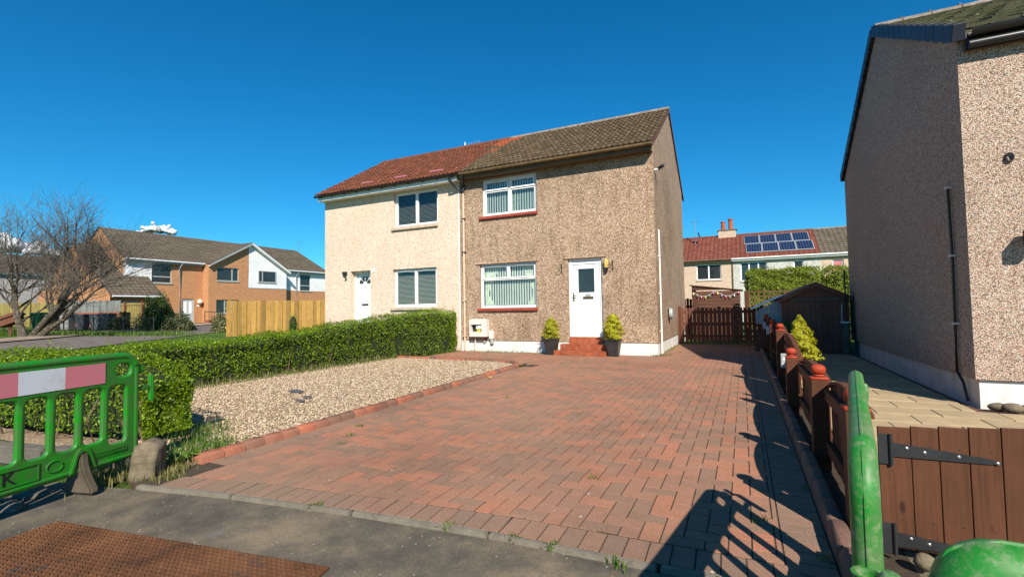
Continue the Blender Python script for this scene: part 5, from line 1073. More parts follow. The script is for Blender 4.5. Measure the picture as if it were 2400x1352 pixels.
for i in range(14): B(SX1-.01, SX1+.012, SY0+.022, SY1, i*.125, i*.125+.121).build('end_board', M['shed_end'], sh)
m = MB(); m.prism([(SX0-.08, 2.10), (SX1+.12, 1.855), (SX1+.12, 1.825), (SX0-.08, 2.068)], SY0-.06, SY1+.1, 'y'); m.build('roof', M['shed_brown'], sh); B(SX0-.001, SX0+.03, SY0+.02, SY1, 0, 2.03).build('back_wall', M['shed_brown'], sh)
fs = thing('festoon_lights', 'string of coloured bulbs looped across the brown shed', 'lights', (-1, 19.95, 1.7))
cols = [(.7, .62, .2), (.1, .1, .1), (.5, .02, .12), (.35, .42, .05), (.05, .25, .2), (.4, .02, .12), (.6, .5, .02), (.25, .15, .3), (.5, .02, .15), (.1, .25, .1), (.3, .3, .3), (.45, .02, .1)]
pts = []; 
for i in range(12):
    x = -1.74+i*.145; s_ = (i % 6)/5; z = 1.74-.16*math.sin(math.pi*s_)-.02; pts.append((x, SY0-.035, z+.07)); mt = plain('bulb%d' % i, cols[i], .15, .05, 3, .6); m = MB(); m.ball((x, SY0-.04, z), .035, 8, (1, 1, 1.25)); bl_ = m.build('bulb', mt, fs, True); B(x-.012, x+.012, SY0-.05, SY0-.03, z+.04, z+.07).build('bulb_holder', M['white_trim'], bl_)
m = MB(); m.tube(pts, .006, 5); m.build('cord', M['white_trim'], fs)
tr = thing('trellis', 'brown trellis panel on a post in front of the tall back hedge', 'trellis', (.4, 19.5, 0))
B(.05, .17, 19.4, 19.52, 0, 1.78).build('post', M['fence_brown'], tr)
for i in range(8): B(.2+i*.16, .2+i*.16+.03, 19.45, 19.47, 1.2, 1.80).build('slat', M['trellis'], tr)
for i in range(4): B(.17, 1.5, 19.47, 19.485, 1.25+i*.16, 1.28+i*.16).build('slat', M['trellis'], tr)
hedge('back_hedge', 'tall clipped conifer hedge behind the garage and trellis', 'hedge', [(.15, 25.6), (3.15, 25.6)], 1.2, lambda s: 2.92+.03*math.sin(s*9), 30000, (.03, .055), 'leyland', .2, 7, False, 'tall back hedges', 60, .2, .35)
hedge('back_hedge', 'shorter length of conifer hedge against the pink-grey house wall', 'hedge', [(3.18, 25.7), (6.6, 25.7)], 1.2, lambda s: 2.86+.05*math.sin(s*7), 22000, (.03, .055), 'leyland', .2, 9, False, 'tall back hedges', 60, .2, .35)
ig = thing('iron_gate', 'tall black iron side gate between garage and pink-grey house', 'gate', (2.44, 14.3, 0))
for i in range(4): m = MB(); x = 2.385+i*.03; m.tube([(x, 14.3, .02), (x, 14.3, 1.35+.1*math.sin(i))], .006, 5); m.build('bar', M['iron'], ig)
for z in (.1, .75, 1.35): m = MB(); m.tube([(2.37, 14.3, z), (2.49, 14.3, z)], .008, 5); m.build('rail', M['iron'], ig)
m = MB(); m.tube([(2.40+.06*math.cos(R(a)), 14.3, 1.45+.12*math.sin(R(a))) for a in range(-20, 300, 20)], .008, 5); m.build('scroll', M['iron'], ig)
pole = MB(); pole.tube([(2.31, 14.38, 0), (2.31, 14.38, 2.10)], .018, 6); pole.build('clothes_pole', M['iron'], None, label='thin black pole standing against the tall conifer hedge', cat='pole')

# ------------------------------------------------------------------ far buildings
def far_roof(name, A, Bp, Cp, D, mat, parent, rows=14, lift=.035, wave=0):
    """stepped tile courses on the quad A (eave start) B (eave end) C (ridge end) D (ridge start)"""
    A, Bp, Cp, D = map(Vector, (A, Bp, Cp, D)); nrm = (Bp-A).cross(D-A).normalized(); m = MB()
    if nrm.z < 0: nrm = -nrm
    for r in range(rows):
        a, b = r/rows, (r+1)/rows; p0, p1, p2, p3 = A.lerp(D, a)+nrm*lift, Bp.lerp(Cp, a)+nrm*lift, Bp.lerp(Cp, b)+nrm*lift*.25, A.lerp(D, b)+nrm*lift*.25
        q0, q1 = A.lerp(D, a), Bp.lerp(Cp, a); n = 24
        for i in range(n):
            s, t_ = i/n, (i+1)/n; j = random.uniform(-.006, .006)*1; m.add([p0.lerp(p1, s)+nrm*j, p0.lerp(p1, t_)+nrm*j, p3.lerp(p2, t_), p3.lerp(p2, s), q0.lerp(q1, s), q0.lerp(q1, t_)], [(0, 1, 2, 3), (4, 5, 1, 0)])
    return m.build(name, M[mat], parent)
def far_window(house, P, o, fmat='grey_frame', split=(.65,), hsplit=None, sill=True, rec=.08, pane='pane_dark'):
    u0, u1, z0, z1 = o[:4]; m = MB(); frame_rect(m, P, u0, u1, z0, z1, .07, rec, rec+.06)
    for s in split: pbox(m, P, u0+(u1-u0)*s-.05, u0+(u1-u0)*s+.05, z0+.07, z1-.07, rec-.01, rec+.05)
    if hsplit: pbox(m, P, u0+.07, u1-.07, z0+(z1-z0)*hsplit-.05, z0+(z1-z0)*hsplit+.05, rec-.012, rec+.05)
    w = m.build('window', M[fmat], house); q = MB(); pbox(q, P, u0+.07, u1-.07, z0+.07, z1-.07, rec+.03, rec+.04); q.build('pane', M[pane], w)
    if sill: s_ = MB(); pbox(s_, P, u0-.05, u1+.05, z0-.09, z0-.002, -.06, .07); s_.build('sill', M[fmat] if fmat != 'white_pvc' else M['stone_sill'], w)
    return w
bb = thing('apartment_building', 'orange brick building with brown tiled roof and a white clad gable', 'building', (-44, 29, .5))
X1, X2 = -43.0, -42.2; YL, YR = 20.0, 40.0; EV, RD = 5.72, 8.45; XR = -46.6; gr = .3
PF = PX(X1); PB = PX(X2)
w1 = (22.0, 23.5, 3.88, 5.5); dr1 = (24.33, 25.32, .5, 2.60); w2_ = (36.35, 37.75, 3.6, 5.38)
m = MB(); facade(m, YL, 26.05, gr, EV, [w1, dr1], PF, .10); facade(m, 34.0, YR, gr, 3.62, [], PF)
facade(m, 26.05, 29.82, gr, EV-.02, [(26.82, 28.86, 4.23, 5.44), (26.76, 28.9, 1.33, 2.54)], PB, .10); m.add([(X2, 29.82, gr), (X2, 34.0, gr), (X2, 34.0, 3.70), (X2, 29.82, 3.70)], [(0, 1, 2, 3)])
m.add([(X2, 26.05, EV-.02), (X2, 29.82, EV-.02), (X2, 29.82, 7.62)], [(0, 1, 2)])
m.add([(X1, 26.05, gr), (X2, 26.05, gr), (X2, 26.05, EV), (X1, 26.05, EV)], [(0, 1, 2, 3)]); m.add([(X1, 34.0, gr), (X2, 34.0, gr), (X2, 34.0, EV), (X1, 34.0, EV)], [(3, 2, 1, 0)])
m.add([(X1, YL, gr), (2*XR-X1, YL, gr), (2*XR-X1, YL, EV), (XR, YL, RD-.1), (X1, YL, EV)], [(4, 3, 2, 1, 0)]); m.add([(X1, YR, gr), (2*XR-X1, YR, gr), (2*XR-X1, YR, EV), (X1, YR, EV)], [(0, 1, 2, 3)])
bw = m.build('brick_wall', M['brick'], bb)
m = MB(); m.add([(X2, 29.83, 3.705), (X2, 33.99, 3.705), (X2, 33.99, 5.5), (X2, 29.99, 7.72), (X2, 29.83, 7.62)], [(0, 1, 2, 3, 4)]); m.T = Matrix.Translation((.012, 0, 0)); m.v = [(x+.012, y, z) for x, y, z in m.v]; m.build('white_cladding', M['white_render'], bb)
B(X2-.0, X2+.022, 29.82, 34.0, 3.66, 3.70).build('cladding_trim', M['soffit_grey'], bb)
m = MB(); facade(m, 34.01, YR, 3.64, EV, [w2_], PX(X1+.012), .1); m.build('white_panel', M['white_render'], bb); m = MB(); facade(m, YL+.02, 21.98, 3.9, EV, [], PX(X1+.012)); m.build('white_panel', M['white_render'], bb)
far_window(bb, PF, w1, hsplit=.32, split=()); far_window(bb, PX(X1+.012), w2_, hsplit=.32, split=())
far_window(bb, PB, (26.82, 28.86, 4.23, 5.44), split=(.70,)); far_window(bb, PB, (26.76, 28.9, 1.33, 2.54), split=(.38, .7)); w_ = far_window(bb, PX(X2+.013), (30.81, 32.74, 4.27, 5.39), split=(.22,), rec=-.06)
for (o, mt) in (((26.92, 28.1, 4.9, 5.1), 'blind_white'), ((32.2, 32.6, 4.42, 5.2), 'blind_white'), ((30.9, 31.1, 4.42, 5.2), 'curtain'), ((26.9, 27.1, 1.5, 2.4), 'curtain')):
    q = MB(); pbox(q, PX(X2), *o, .108 if o[0] < 29.5 else .022, .109 if o[0] < 29.5 else .023)
m = MB(); frame_rect(m, PF, *dr1, .06, .05, .1); d_ = m.build('door', M['grey_door'], bb); q = MB(); pbox(q, PF, 24.39, 25.26, .5, 2.54, .07, .09); q.build('door_leaf', M['grey_door'], d_)
for a in (24.5, 24.92): q = MB(); pbox(q, PF, a, a+.24, 1.35, 2.35, .06, .069); q.build('door_pane', M['blind_white'], d_)
q = MB(); pbox(q, PF, 24.6, 25.0, 1.18, 1.26, .055, .069); q.build('letterbox', M['iron'], d_)
m = MB(); m.ball((X1+.2, 25.7, 2.35), .21, 12); m.tube([(X1, 25.7, 2.55), (X1+.2, 25.7, 2.58)], .03, 6); m.build('globe_lamp', M['globe'], bb, True)
B(X1, X1+.02, 25.55, 25.8, 1.95, 2.08).build('house_sign', M['white_pvc'], bb)
mrf = far_roof('roof', (X1+.35, YL-.1, EV-.02), (X1+.35, YR+.2, EV-.02), (XR, YR-1.2, RD), (XR, YL-.1, RD), 'tile_far_brown', bb, 15)
m = MB(); m.add([(XR, YL-.1, RD), (XR, YR-1.2, RD), (2*XR-X1-.35, YR+.2, EV), (2*XR-X1-.35, YL-.1, EV), (X1+.35, YR+.2, EV-.02)], [(0, 1, 2, 3), (1, 4, 2)]); m.build('roof_rear', M['tile_far_brown'], bb)
pk = (X2+.35, 30.0, 8.0)                                 # front gable roof of the bay
far_roof('bay_roof', (X2+.35, 26.0, EV-.05), (X1+.2, 26.0, EV-.05), (XR+.8, 30.0, 8.0), pk, 'tile_far_brown', bb, 11); far_roof('bay_roof', (X2+.35, 34.25, 5.42), (X1+.2, 34.25, 5.42), (XR+.8, 30.0, 8.0), pk, 'tile_far_brown', bb, 11)
for (a, b) in (((26.0, EV-.05), (30.0, 8.0)), ((34.25, 5.42), (30.0, 8.0))):
    m = MB(); m.prism([(a[0], a[1]-.02), (b[0], b[1]-.02), (b[0], b[1]-.24), (a[0], a[1]-.20)], X2+.30, X2+.36, 'x'); m.build('barge_board', M['soffit_grey'] if a[0] < 30 else M['white_trim'], bb)
    m = MB(); m.prism([(a[0], a[1]-.21), (b[0], b[1]-.25), (b[0], b[1]-.22), (a[0], a[1]-.18)], X2+.03, X2+.30, 'x'); m.build('soffit', M['white_trim'], bb)
for (a, b) in ((YL, 26.0), (34.3, YR)):
    m = MB(); m.tube([(X1+.38, a, EV-.06), (X1+.38, b, EV-.06)], .075, 8); m.build('gutter', M['gutter_white'], bb, True); B(X1+.012, X1+.30, a, b, EV-.24, EV-.08).build('soffit_board', M['soffit_grey'], bb)
for (y, z0) in ((24.05, .5), (35.8, .5)): m = MB(); m.tube([(X1+.38, y+.1, EV-.1), (X1+.12, y, EV-.5), (X1+.12, y, z0)], .06, 8); m.build('downpipe', M['gutter_white'], bb, True)
m = MB(); m.tube([(XR, 39.2, 8.3), (XR, 39.2, 9.6)], .03, 5); m.tube([(XR+.4, 38.9, 9.55), (XR-.8, 40.4, 9.45)], .02, 5); m.build('aerial', M['steel'], bb)
# lower wing
ax0, ay0, ay1 = -41.0, 18.3, 21.6
m = MB(); m.add([(ax0, ay0, gr), (-52.2, ay0, gr), (-52.2, ay0, 2.78), (XR, ay0, 6.85), (ax0, ay0, 2.78)], [(4, 3, 2, 1, 0)]); m.add([(ax0-.6, ay0, gr), (ax0-.6, ay1, gr), (ax0-.6, ay1, 2.8), (ax0-.6, ay0, 2.8)], [(0, 1, 2, 3)]); m.add([(ax0, ay1, gr), (X1, ay1, gr), (X1, ay1, 4.1), (ax0, ay1, 2.7)], [(0, 1, 2, 3)]); m.build('wing_wall', M['brick'], bb)
far_roof('wing_roof', (ax0+.25, ay0-.12, 2.72), (ax0+.25, ay1+.1, 2.72), (X1, ay1+.1, 4.35), (X1, ay0-.12, 4.35), 'tile_far_brown', bb, 7); far_roof('wing_roof', (X1, ay0-.12, 4.35), (X1, YL+.05, 4.35), (XR, YL+.05, 6.98), (XR, ay0-.12, 6.98), 'tile_far_brown', bb, 10)
m = MB(); m.tube([(ax0+.27, ay0, 2.66), (ax0+.27, ay1, 2.66)], .07, 8); m.tube([(ax0+.27, 20.9, 2.6), (ax0-.1, 20.9, 2.3), (ax0-.1, 20.9, .6)], .05, 6); m.build('wing_gutter', M['gutter_white'], bb, True)
B(ax0-.62, ax0-.58, 18.8, 20.4, .5, 2.4).build('garage_door', M['soffit_grey'], bb)
B(-43.4, -43.05, ay0-.03, ay0-.001, 2.0, 2.5).build('wall_vent', M['grey_frame'], bb)
hr = thing('handrail', 'thin black handrail beside the pale grey door of the brick building', 'handrail', (-41, 26, .5))
for (p, q) in (((-41.6, 25.4, .5), (-41.6, 25.4, 1.55)), ((-41.6, 25.4, 1.5), (-40.4, 26.0, 1.35)), ((-40.4, 26.0, .5), (-40.4, 26.0, 1.38))): m = MB(); m.tube([p, q], .035, 6); m.build('rail', M['iron'], hr)
for (x, y, mt, nm, lb, c_) in ((-41.0, 25.3, 'terracotta', 'flower_pot', 'small red pot by the handrail of the brick building', 'pot'), (-40.2, 26.2, 'bingreen', 'flower_pot', 'green tub by the handrail of the brick building', 'pot')):
    m = MB(); m.lathe([(.12, 0), (.18, .28), (.15, .28)], (x, y, .48), 10); m.build(nm, M[mt], None, True, label=lb, cat=c_)
# grey house further off
gh = thing('house', 'grey dry-dashed house with dark roof behind the bare tree', 'house', (-60, 18, .6))
m = MB(); m.add([(-60, 4, .3), (-60, 26, .3), (-60, 26, 5.2), (-60, 4, 5.2)], [(0, 1, 2, 3)]); m.add([(-60, 26, .3), (-67, 26, .3), (-67, 26, 5.2), (-63.5, 26, 7.35), (-60, 26, 5.2)], [(0, 1, 2, 3, 4)]); m.build('wall', M['grey_wall'], gh)
far_roof('roof', (-59.7, 4, 5.2), (-59.7, 26.3, 5.2), (-63.5, 26.3, 7.35), (-63.5, 4, 7.35), 'tile_far_dark', gh, 12)
for y in (17.2, 19.0, 22.0): far_window(gh, PX(-60), (y, y+1.3, 3.9, 4.9), 'white_pvc', (.5,))
B(-59.99, -59.9, 17, 19.5, 1.6, 2.1).build('porch_roof', M['binblack'], gh)
gh2 = thing('house', 'distant house gable peeping between brick building and cream wall', 'house', (-52, 52, 0))
m = MB(); m.add([(-56, 52, 0), (-48, 52, 0), (-48, 52, 5.6), (-52, 52, 8.0), (-56, 52, 5.6)], [(0, 1, 2, 3, 4)]); m.build('wall', M['brick'], gh2); far_roof('roof', (-47.7, 51.8, 5.5), (-47.7, 60, 5.5), (-52, 60, 8.2), (-52, 51.8, 8.2), 'tile_far_brown', gh2, 12)
# terrace with solar panels behind
TY, TE, TR = 42.0, 4.96, 7.35; TRY = 45.8
def terr(name, label, x0, x1, wall, tile, wins, gut):
    h = thing('house', label, 'house', ((x0+x1)/2, TY, 0), 'rear terrace'); P_ = PY(TY); m = MB(); facade(m, x0, x1, -.1, TE+.1, [(*w, .08) for w in wins], P_, .08); m.build('wall', M[wall], h)
    r = far_roof('roof', (x0, TY-.3, TE), (x1, TY-.3, TE), (x1, TRY, TR), (x0, TRY, TR), tile, h, 13)
    m = MB(); m.tube([(x0, TY-.32, TE-.03), (x1, TY-.32, TE-.03)], .06, 8); m.build('gutter', M[gut], h, True); B(x0, x1, TY-.26, TY-.02, TE-.2, TE-.06).build('fascia', M[gut], h)
    m = MB(); m.tube([(x0, TRY, TR), (x1, TRY, TR)], .10, 6); m.build('ridge', M['verge_red'] if 'red' in tile else M['ridge_grey'], r)
    return h, r
t1, r1 = terr('t', 'cream terraced house with red roof behind the brown shed', -9.0, -.72, 'peach_wall', 'tile_far_red', [(-3.36, -1.50, 3.36, 4.62)], 'fascia_brown')
far_window(t1, PY(TY), (-3.36, -1.50, 3.36, 4.62), 'white_pvc', (.5,))
t2, r2_ = terr('t', 'off-white terraced house with solar panels on its red roof', -.72, 5.35, 'offwhite_wall', 'tile_far_red', [(-.08, 1.78, 3.15, 4.66), (3.58, 4.22, 3.6, 4.56)], 'white_trim')
far_window(t2, PY(TY), (-.08, 1.78, 3.15, 4.66), 'white_pvc', (.33, .68)); far_window(t2, PY(TY), (3.58, 4.22, 3.6, 4.56), 'white_pvc', ())
t3, r3 = terr('t', 'beige terraced house with brown roof beyond the solar panels', 5.35, 14, 'peach_wall', 'tile_terr_brown', [(6.05, 6.75, 3.3, 4.5)], 'white_trim')
far_window(t3, PY(TY), (6.05, 6.75, 3.3, 4.5), 'white_pvc', (), pane='refl_pink')
m = MB(); m.tube([(-.66, TY-.05, 4.9), (-.66, TY-.05, .1)], .05, 6); m.build('downpipe', M['fascia_brown'], t1, True)
sv = Vector((0, TRY-TY+.3, TR-TE)); sn = Vector((0, -(TR-TE), TRY-TY+.3)).normalized()
for i in range(4):
    for j in range(2):
        s0 = .16+j*.36; p = Vector((.25+i*1.17+j*-.0+.12*(1-j), TY-.3, TE))+sv*s0+sn*.12; q = p+sv*.345; dx = Vector((1.14, 0, 0)); m = MB()
        m.add([p, p+dx, q+dx, q, p-sn*.05, p+dx-sn*.05, q+dx-sn*.05, q-sn*.05], [(0, 1, 2, 3), (0, 4, 5, 1), (1, 5, 6, 2), (2, 6, 7, 3), (3, 7, 4, 0)]); so1 = m.build('solar_panel', M['alu'], r2_)
        e = .03; a = p+dx*.025+sv*.008+sn*.006; b = dx*.95; c = sv*.329; MB().add([a, a+b, a+b+c, a+c], [(0, 1, 2, 3)]).build('solar_glass', M['solar'], so1)
cm_ = B(-1.75, -.35, TRY-.35, TRY+.35, TR-.6, TR+.42).build('chimney', M['stone_sill'], r1); B(-1.85, -.25, TRY-.4, TRY+.4, TR+.42, TR+.52).build('chimney_cap', M['stone'], cm_)
for x, h in ((-1.35, .75), (-.75, .95)): m = MB(); m.lathe([(.19, 0), (.16, h*.85), (.20, h*.87), (.20, h), (.15, h)], (x, TRY, TR+.52), 12); m.build('chimney_pot', M['terracotta'], cm_, True)
m = MB(); m.tube([(-3.6, 44.6, 6.4), (-3.6, 44.6, 8.8)], .035, 6); m.tube([(-3.9, 44.6, 8.6), (-3.3, 44.6, 8.6)], .015, 4)
for k in range(5): m.tube([(-3.85+k*.13, 44.35, 8.6), (-3.85+k*.13, 44.85, 8.6)], .01, 4)
m.build('aerial', M['steel'], r1); m = MB(); m.lathe([(0, 0), (.18, .03), (.28, .10), (.29, .10), (.19, .02), (0, -.02)], (0, 0, 0), 12); me = m.mesh('dish', M['binblack'], True); me.transform(Matrix.Translation((-3.3, 44.3, 7.4)) @ Matrix.Rotation(R(70), 4, 'Y')); link(bpy.data.objects.new('satellite_dish', me), r1)

# ------------------------------------------------------------------ yellow fence, bins, bushes, tree across the side road
yf = thing('timber_fence', 'new yellow timber board fence beside the cream rendered wall', 'fence', (-24, 19, .1))
ny = 27
for i in range(ny):
    y0 = 15.75+i*.275; zt = 1.93+.018*math.sin(i*2.1)+.10*i/ny; zb = land(-24, 0)-.04
    B(-24.02+.035*(i % 2), -24.0+.035*(i % 2), y0+.010, y0+.265, zb, zt).build('board', M['yellow_timber'], yf)
B(-24.10, -24.03, 15.9, 16.0, 0, 2.12).build('post', M['yellow_timber'], yf)
for z in (.5, 1.5): B(-24.08, -24.03, 15.75, 23.2, z, z+.08).build('rail', M['yellow_timber'], yf)
rv = Vector((rt.x, rt.y, 0))                              # picture-parallel direction used to lay out the row of bins and the wall behind
def rowT(p, z=0): return Matrix(((rv.x, -rv.y, 0, p[0]), (rv.y, rv.x, 0, p[1]), (0, 0, 1, z), (0, 0, 0, 1)))
def tbuild(T, mb, name, mat, parent, **k): mb.v = [tuple(T @ Vector(v)) for v in mb.v]; return mb.build(name, M[mat], parent, **k)
def bin_(p, mat, label, s=1.0, lid='binblack'):
    T = rowT(p, land(*p)-.08); r = thing('wheelie_bin', label, 'bin', (p[0], p[1], land(*p)-.06), 'wheelie bins by the red brick wall'); a, b, h = .22*s, .29*s, .95*s
    m = MB(); m.add([(-a, -a, .06), (a, -a, .06), (a, a, .06), (-a, a, .06), (-b, -b, h), (b, -b, h), (b, b, h), (-b, b, h)], [(0, 3, 2, 1), (4, 5, 6, 7), (0, 1, 5, 4), (1, 2, 6, 5), (2, 3, 7, 6), (3, 0, 4, 7)]); tbuild(T, m, 'bin_body', mat, r, bevel=.03)
    m = MB(); m.prism([(-b-.03, h), (b+.04, h), (b+.04, h+.04), (b-.05, h+.10), (-b+.05, h+.11), (-b-.03, h+.04)], -b-.02, b+.02, 'x'); tbuild(T, m, 'lid', lid, r, bevel=.015)
    for s_ in (-1, 1): m = MB(); m.tube([(s_*(a+.0), a+.02, .10), (s_*(a+.06), a+.02, .10)], .10, 12); tbuild(T, m, 'wheel', 'binblack', r)
    return r
bin_((-38.65, 14.35), 'bingrey', 'grey wheelie bin with papers on its lid, first in the row by the tree trunk'); bin_((-37.95, 14.75), 'bingrey', 'grey wheelie bin with pale round sticker by the red brick wall', 1.05); bin_((-37.2, 15.2), 'binblack', 'charcoal wheelie bin between grey sticker bin and red brick gap')
bin_((-36.4, 15.6), 'bingrey', 'grey wheelie bin beside the charcoal end bin'); bin_((-35.75, 15.85), 'binblack', 'charcoal wheelie bin at the end of the row next to the fence', 1.05); bin_((-39.6, 14.0), 'bingreen', 'green wheelie bin behind the bare tree trunk', 1.08, 'bingreen')
m = MB(); m.lathe([(0, 0), (.27, 0), (.27, .02), (0, .02)], (0, 0, 0), 16); me = m.mesh('sticker', M['soffit_grey']); 
q = MB(); T = rowT((-38.55, 14.1), 1.36); q.add([(-.3, -.1, 0), (.2, -.15, .03), (.35, .1, .10), (-.1, .2, .12), (-.3, .1, .05)], [(0, 1, 2, 3, 4)]); q.add([(-.1, -.1, .04), (.3, -.05, .10), (.25, .15, .03)], [(0, 1, 2)]); tbuild(T, q, 'loose_papers', 'white_trim', None, label='crumpled white papers lying on the first grey wheelie bin', cat='paper')
rw = thing('brick_wall', 'red brick wall topped by grey boarded panels behind the wheelie bins', 'wall', (-38, 16, .4)); T = rowT((-39.6, 15.35), land(-38, 0)-.06)
tbuild(T, B(0, 3.4, 0, .22, -.1, 1.12), 'brickwork', 'redbrick', rw)
for i in range(8): tbuild(T, B(-.1+i*.44, -.1+i*.44+.42, .05, .09, 1.13, 1.85), 'board_panel', 'grey_timber', rw)
for i in range(9): tbuild(T, B(-.14+i*.44, -.14+i*.44+.06, .02, .05, 1.10, 1.88), 'batten', 'grey_timber', rw)
of = thing('timber_fence', 'weathered olive board fence in front of the grey house', 'fence', (-44, 16, .5)); T = rowT((-52.5, 12.6), land(-45, 0)-.1)
for i in range(64): tbuild(T, B(i*.165, i*.165+.155, 0, .02, 0, 1.72+.03*(i % 3)), 'board', 'olive_timber', of)
for i in range(5): tbuild(T, B(i*2.4, i*2.4+.12, -.12, -.01, 0, 1.85), 'post', 'olive_timber', of)
og = thing('timber_gate', 'olive boarded gate between red brick wall and dark ivy bush', 'gate', (-37.5, 18, .4)); T = rowT((-38.4, 17.1), land(-38, 0)-.1)
for i in range(15): tbuild(T, B(i*.17, i*.17+.15, 0, .02, .1, 1.75), 'board', 'olive_timber', og)
for a in (0, 1.05, 2.2): tbuild(T, B(a, a+.10, -.1, -.01, 0, 1.82), 'post', 'dark_timber', og)
for z in (.25, 1.6): tbuild(T, B(0, 2.4, -.05, -.005, z, z+.08), 'rail', 'olive_timber', og)
wf = thing('wire_fence', 'green wire mesh fence on thin dark posts along the side road verge', 'fence', (-32, 13, .2))
A0, A1 = Vector((-37.5, 10.6)), Vector((-28.6, 14.75)); nP = 6
for i in range(nP+1):
    p = A0.lerp(A1, i/nP); m = MB(); m.tube([(p.x, p.y, land(p.x, 0)-.1), (p.x, p.y, land(p.x, 0)+.92)], .035, 6); m.build('post', M['iron'], wf)
for z in (.9, .62, .35, .08):
    m = MB(); m.tube([(A0.lerp(A1, i/nP).x, A0.lerp(A1, i/nP).y, land(A0.lerp(A1, i/nP).x, 0)-.04+z) for i in range(nP+1)], .014 if z > .8 else .006, 5); m.build('wire', M['iron'], wf)
m = MB()
for i in range(100): p = A0.lerp(A1, i/100); z = land(p.x, 0); m.tube([(p.x, p.y, z), (p.x, p.y, z+.86)], .004, 3)
m.build('mesh_wires', M['iron'], wf, kind='stuff')
bt = thing('bird_table', 'dark tilted bird box on a post beside the bare tree', 'bird table', (-34.6, 10.6, .2)); T = rowT((-34.0, 10.9), 1.12) @ Euler((0, R(-18), 0)).to_matrix().to_4x4()
tbuild(T, B(-.48, .48, -.25, .25, -.22, .12), 'box', 'dark_timber', bt, bevel=.02); q = MB(); q.prism([(-.56, .12), (.56, .12), (.45, .26), (-.45, .26)], -.32, .32, 'y'); tbuild(T, q, 'lid', 'dark_timber', bt); B(-34.06, -33.94, 10.84, 10.96, .1, 1.0).build('post', M['dark_timber'], bt)
def bush(name, label, c, r, h, n, mat, leaf, seed=0, group=None):
    root = thing(name, label, 'bush', c, group); d = rng.normal(0, 1, (n, 3)); d /= np.linalg.norm(d, axis=1, keepdims=True); d[:, 2] = np.abs(d[:, 2])*1.0; k = (1+.18*np.sin(d[:, 0]*5+seed)+.15*np.sin(d[:, 1]*7+d[:, 2]*5+seed))*rng.uniform(.72, 1.0, n)
    P_ = np.array(c)[None]+d*np.array((r, r, h))[None]*k[:, None]; V, F = leaves(P_, d, leaf, .5, .3, .6); npobj('foliage', V, F, M[mat], root); m = MB(); m.ball((c[0], c[1], c[2]+h*.3), 1, 10, (r*.7, r*.7, h*.5)); m.build('inner_growth', M['hedge_core'], root)
    return root
bush('ivy_bush', 'tall dark green ivy bush beside the olive gate', (-33.3, 17.3, .3), .95, 2.0, 5000, 'shrub', (.05, .09), 1); bush('flowering_bush', 'pale leaved low bush in front of the pale grey door', (-31.9, 17.9, .2), .95, 1.0, 3600, 'shrub_pink', (.04, .08), 2)
bush('flowering_bush', 'small pale bush against the end of the yellow fence', (-28.8, 18.6, .2), .55, 1.05, 2200, 'shrub_pink', (.04, .07), 3); bush('bramble_bush', 'bare dark undergrowth below the ivy bush', (-35.0, 16.1, .3), .8, 1.1, 1500, 'shrub', (.03, .05), 5); bush('green_bush', 'bright green bush at the olive fence', (-46.0, 13.4, .4), .8, 1.4, 2000, 'hedge', (.05, .09), 6)
bush('hedge_sapling', 'leafy sapling rising from the hedge against the yellow fence', (-10.6, 8.75, .82), .13, .46, 220, 'hedge', (.014, .028), 8)
xy = scat(5200, -38, 9.3, -27.2, 15.3, .45); V = []
bl = blades(len(xy), xy, (.10, .34), 'grass', 'verge_grass', 'rough grass along the wire mesh fence', w=.012); me = bl.data; co = np.zeros(len(me.vertices)*3); me.vertices.foreach_get('co', co); co = co.reshape(-1, 3); co[:, 2] += np.maximum(0, (-co[:, 0]-19)*.024)-.04; me.vertices.foreach_set('co', co.ravel())

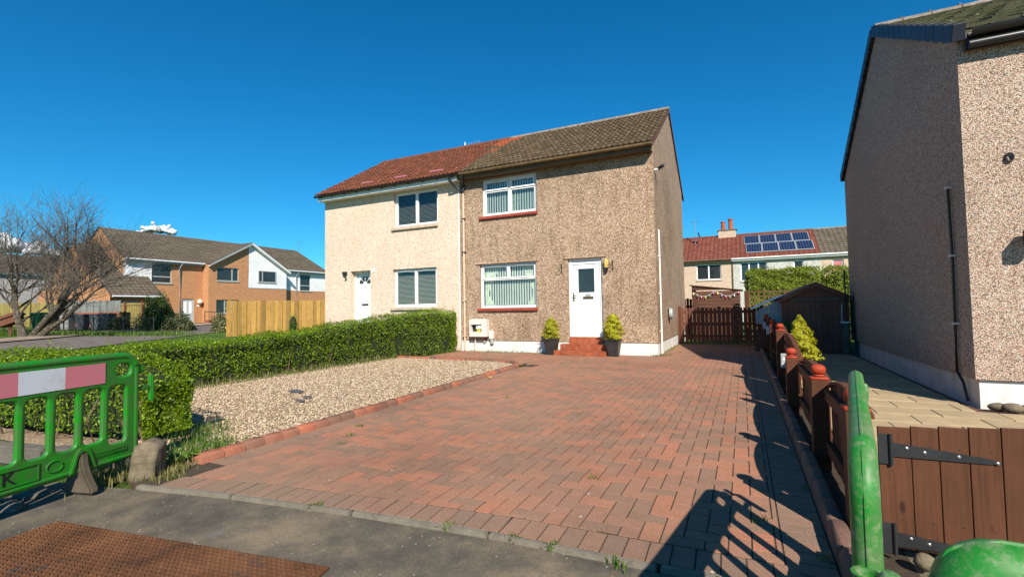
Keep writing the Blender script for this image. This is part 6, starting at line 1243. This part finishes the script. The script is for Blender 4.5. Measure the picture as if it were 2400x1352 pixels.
# bare tree: stems, limbs, twigs
def tree(label, base, stems, seed, lim=1.0, depth=5, group='bare trees on the verge'):
    rs = random.Random(seed); root = thing('bare_tree', label, 'tree', base, group); trunk = MB(); twig = MB(); buds = []
    def grow(p, d, L, r, lev):
        n = 4 if lev < 2 else 3; pts = [p.copy()]; rr = [r]; q = p.copy(); dd = d.copy()
        for i in range(n):
            dd = (dd+Vector((rs.gauss(0, .14), rs.gauss(0, .14), rs.gauss(.05, .10)))).normalized(); q = q+dd*(L/n); pts.append(q.copy()); rr.append(r*(1-.42*(i+1)/n))
        (trunk if lev < 2 else twig).tube(pts, rr, 8 if lev < 1 else (6 if lev < 2 else (4 if lev < 4 else 3)))
        if lev >= depth:
            for k in range(2): buds.append(pts[-1-k])
            return
        kids = {0: 4, 1: 4, 2: 3, 3: 3, 4: 2}[lev]
        for k in range(kids):
            f = rs.uniform(.35, 1.0); i = min(n-1, int(f*n)); s = pts[i].lerp(pts[i+1], f*n-i); ax = Vector((rs.gauss(0, 1), rs.gauss(0, 1), rs.gauss(.45, .5))).normalized()
            nd = (dd*(.85 if lev < 3 else .6)+ax*.75).normalized(); grow(s, nd, L*rs.uniform(.55, .82), max(.005, rr[i]*rs.uniform(.42, .6)), lev+1)
        grow(pts[-1], dd, L*.72, max(.005, rr[-1]*.85), lev+1)
    for (off, d, L, r) in stems:
        grow(Vector(base)+rv*off, (rv*d[0]+Vector((-rv.y, rv.x, 0))*d[1]+Vector((0, 0, d[2]))).normalized(), L*lim, r, 0)
    trunk.build('trunk', M['bark'], root, True); twig.build('twigs', M['twig'], root)
    Cb = np.array([b[:] for b in buds]); V, F = leaves(Cb+rng.normal(0, .03, Cb.shape), np.tile([0, 0, .5], (len(Cb), 1)), (.012, .032), .5, .3, 1); npobj('buds', V, F, M['bud'], root); return root
tree('leaning bare tree with grey lichened stems beside the wheelie bins', (-32.2, 11.15, .15), [(-.55, (.05, .1, 1), 2.1, .17), (-.15, (.38, -.1, .9), 2.5, .17), (.15, (.72, .1, .75), 2.4, .15), (.35, (.95, -.1, .62), 2.2, .13), (-.3, (-.25, .0, 1), 2.2, .12)], 5, 1.16)
tree('second bare tree whose branches reach in beside the grey house', (-36.4, 8.9, .2), [(0, (.05, 0, 1), 3.0, .17), (.1, (.42, 0, .85), 2.4, .13), (-.2, (-.4, 0, .9), 2.4, .13)], 11, .95)

# ------------------------------------------------------------------ small fair-weather clouds far away
def cloud(label, c, blobs, seed):
    rs = random.Random(seed); bm = bmesh.new()
    for (dx, dz, r) in blobs:
        for k in range(20):
            a = Vector((rs.gauss(0, .6), rs.gauss(0, .6), rs.gauss(0, .34)))*r; q = bmesh.ops.create_icosphere(bm, subdivisions=2, radius=r*rs.uniform(.16, .52)); p = Vector(c)+rv*(dx+a.x)+Vector((-rv.y*a.y, rv.x*a.y, dz+max(a.z, -.1*r)))
            for v in q['verts']: v.co = v.co*1+p
    me = bpy.data.meshes.new('cloud'); bm.to_mesh(me); bm.free(); me.materials.append(M['cloud']); o = link(bpy.data.objects.new('cloud', me)); tag(o, label, 'cloud', 'fair-weather clouds')
    md = o.modifiers.new('m', 'REMESH'); md.mode = 'VOXEL'; md.voxel_size = 1.7; md.use_smooth_shade = True
    return o
cloud('small white cloud above the brown tiled roof of the brick building', (-990, 514, 160), [(-20, -4, 10), (-8, 3, 11), (7, 0, 11), (18, -2, 10), (29, -6, 7)], 3)
cloud('low white cloud bank behind the bare trees', (-1235, 398, 142), [(-50, -14, 20), (-15, -6, 24), (15, -10, 20), (50, -18, 16), (85, -26, 12)], 5)
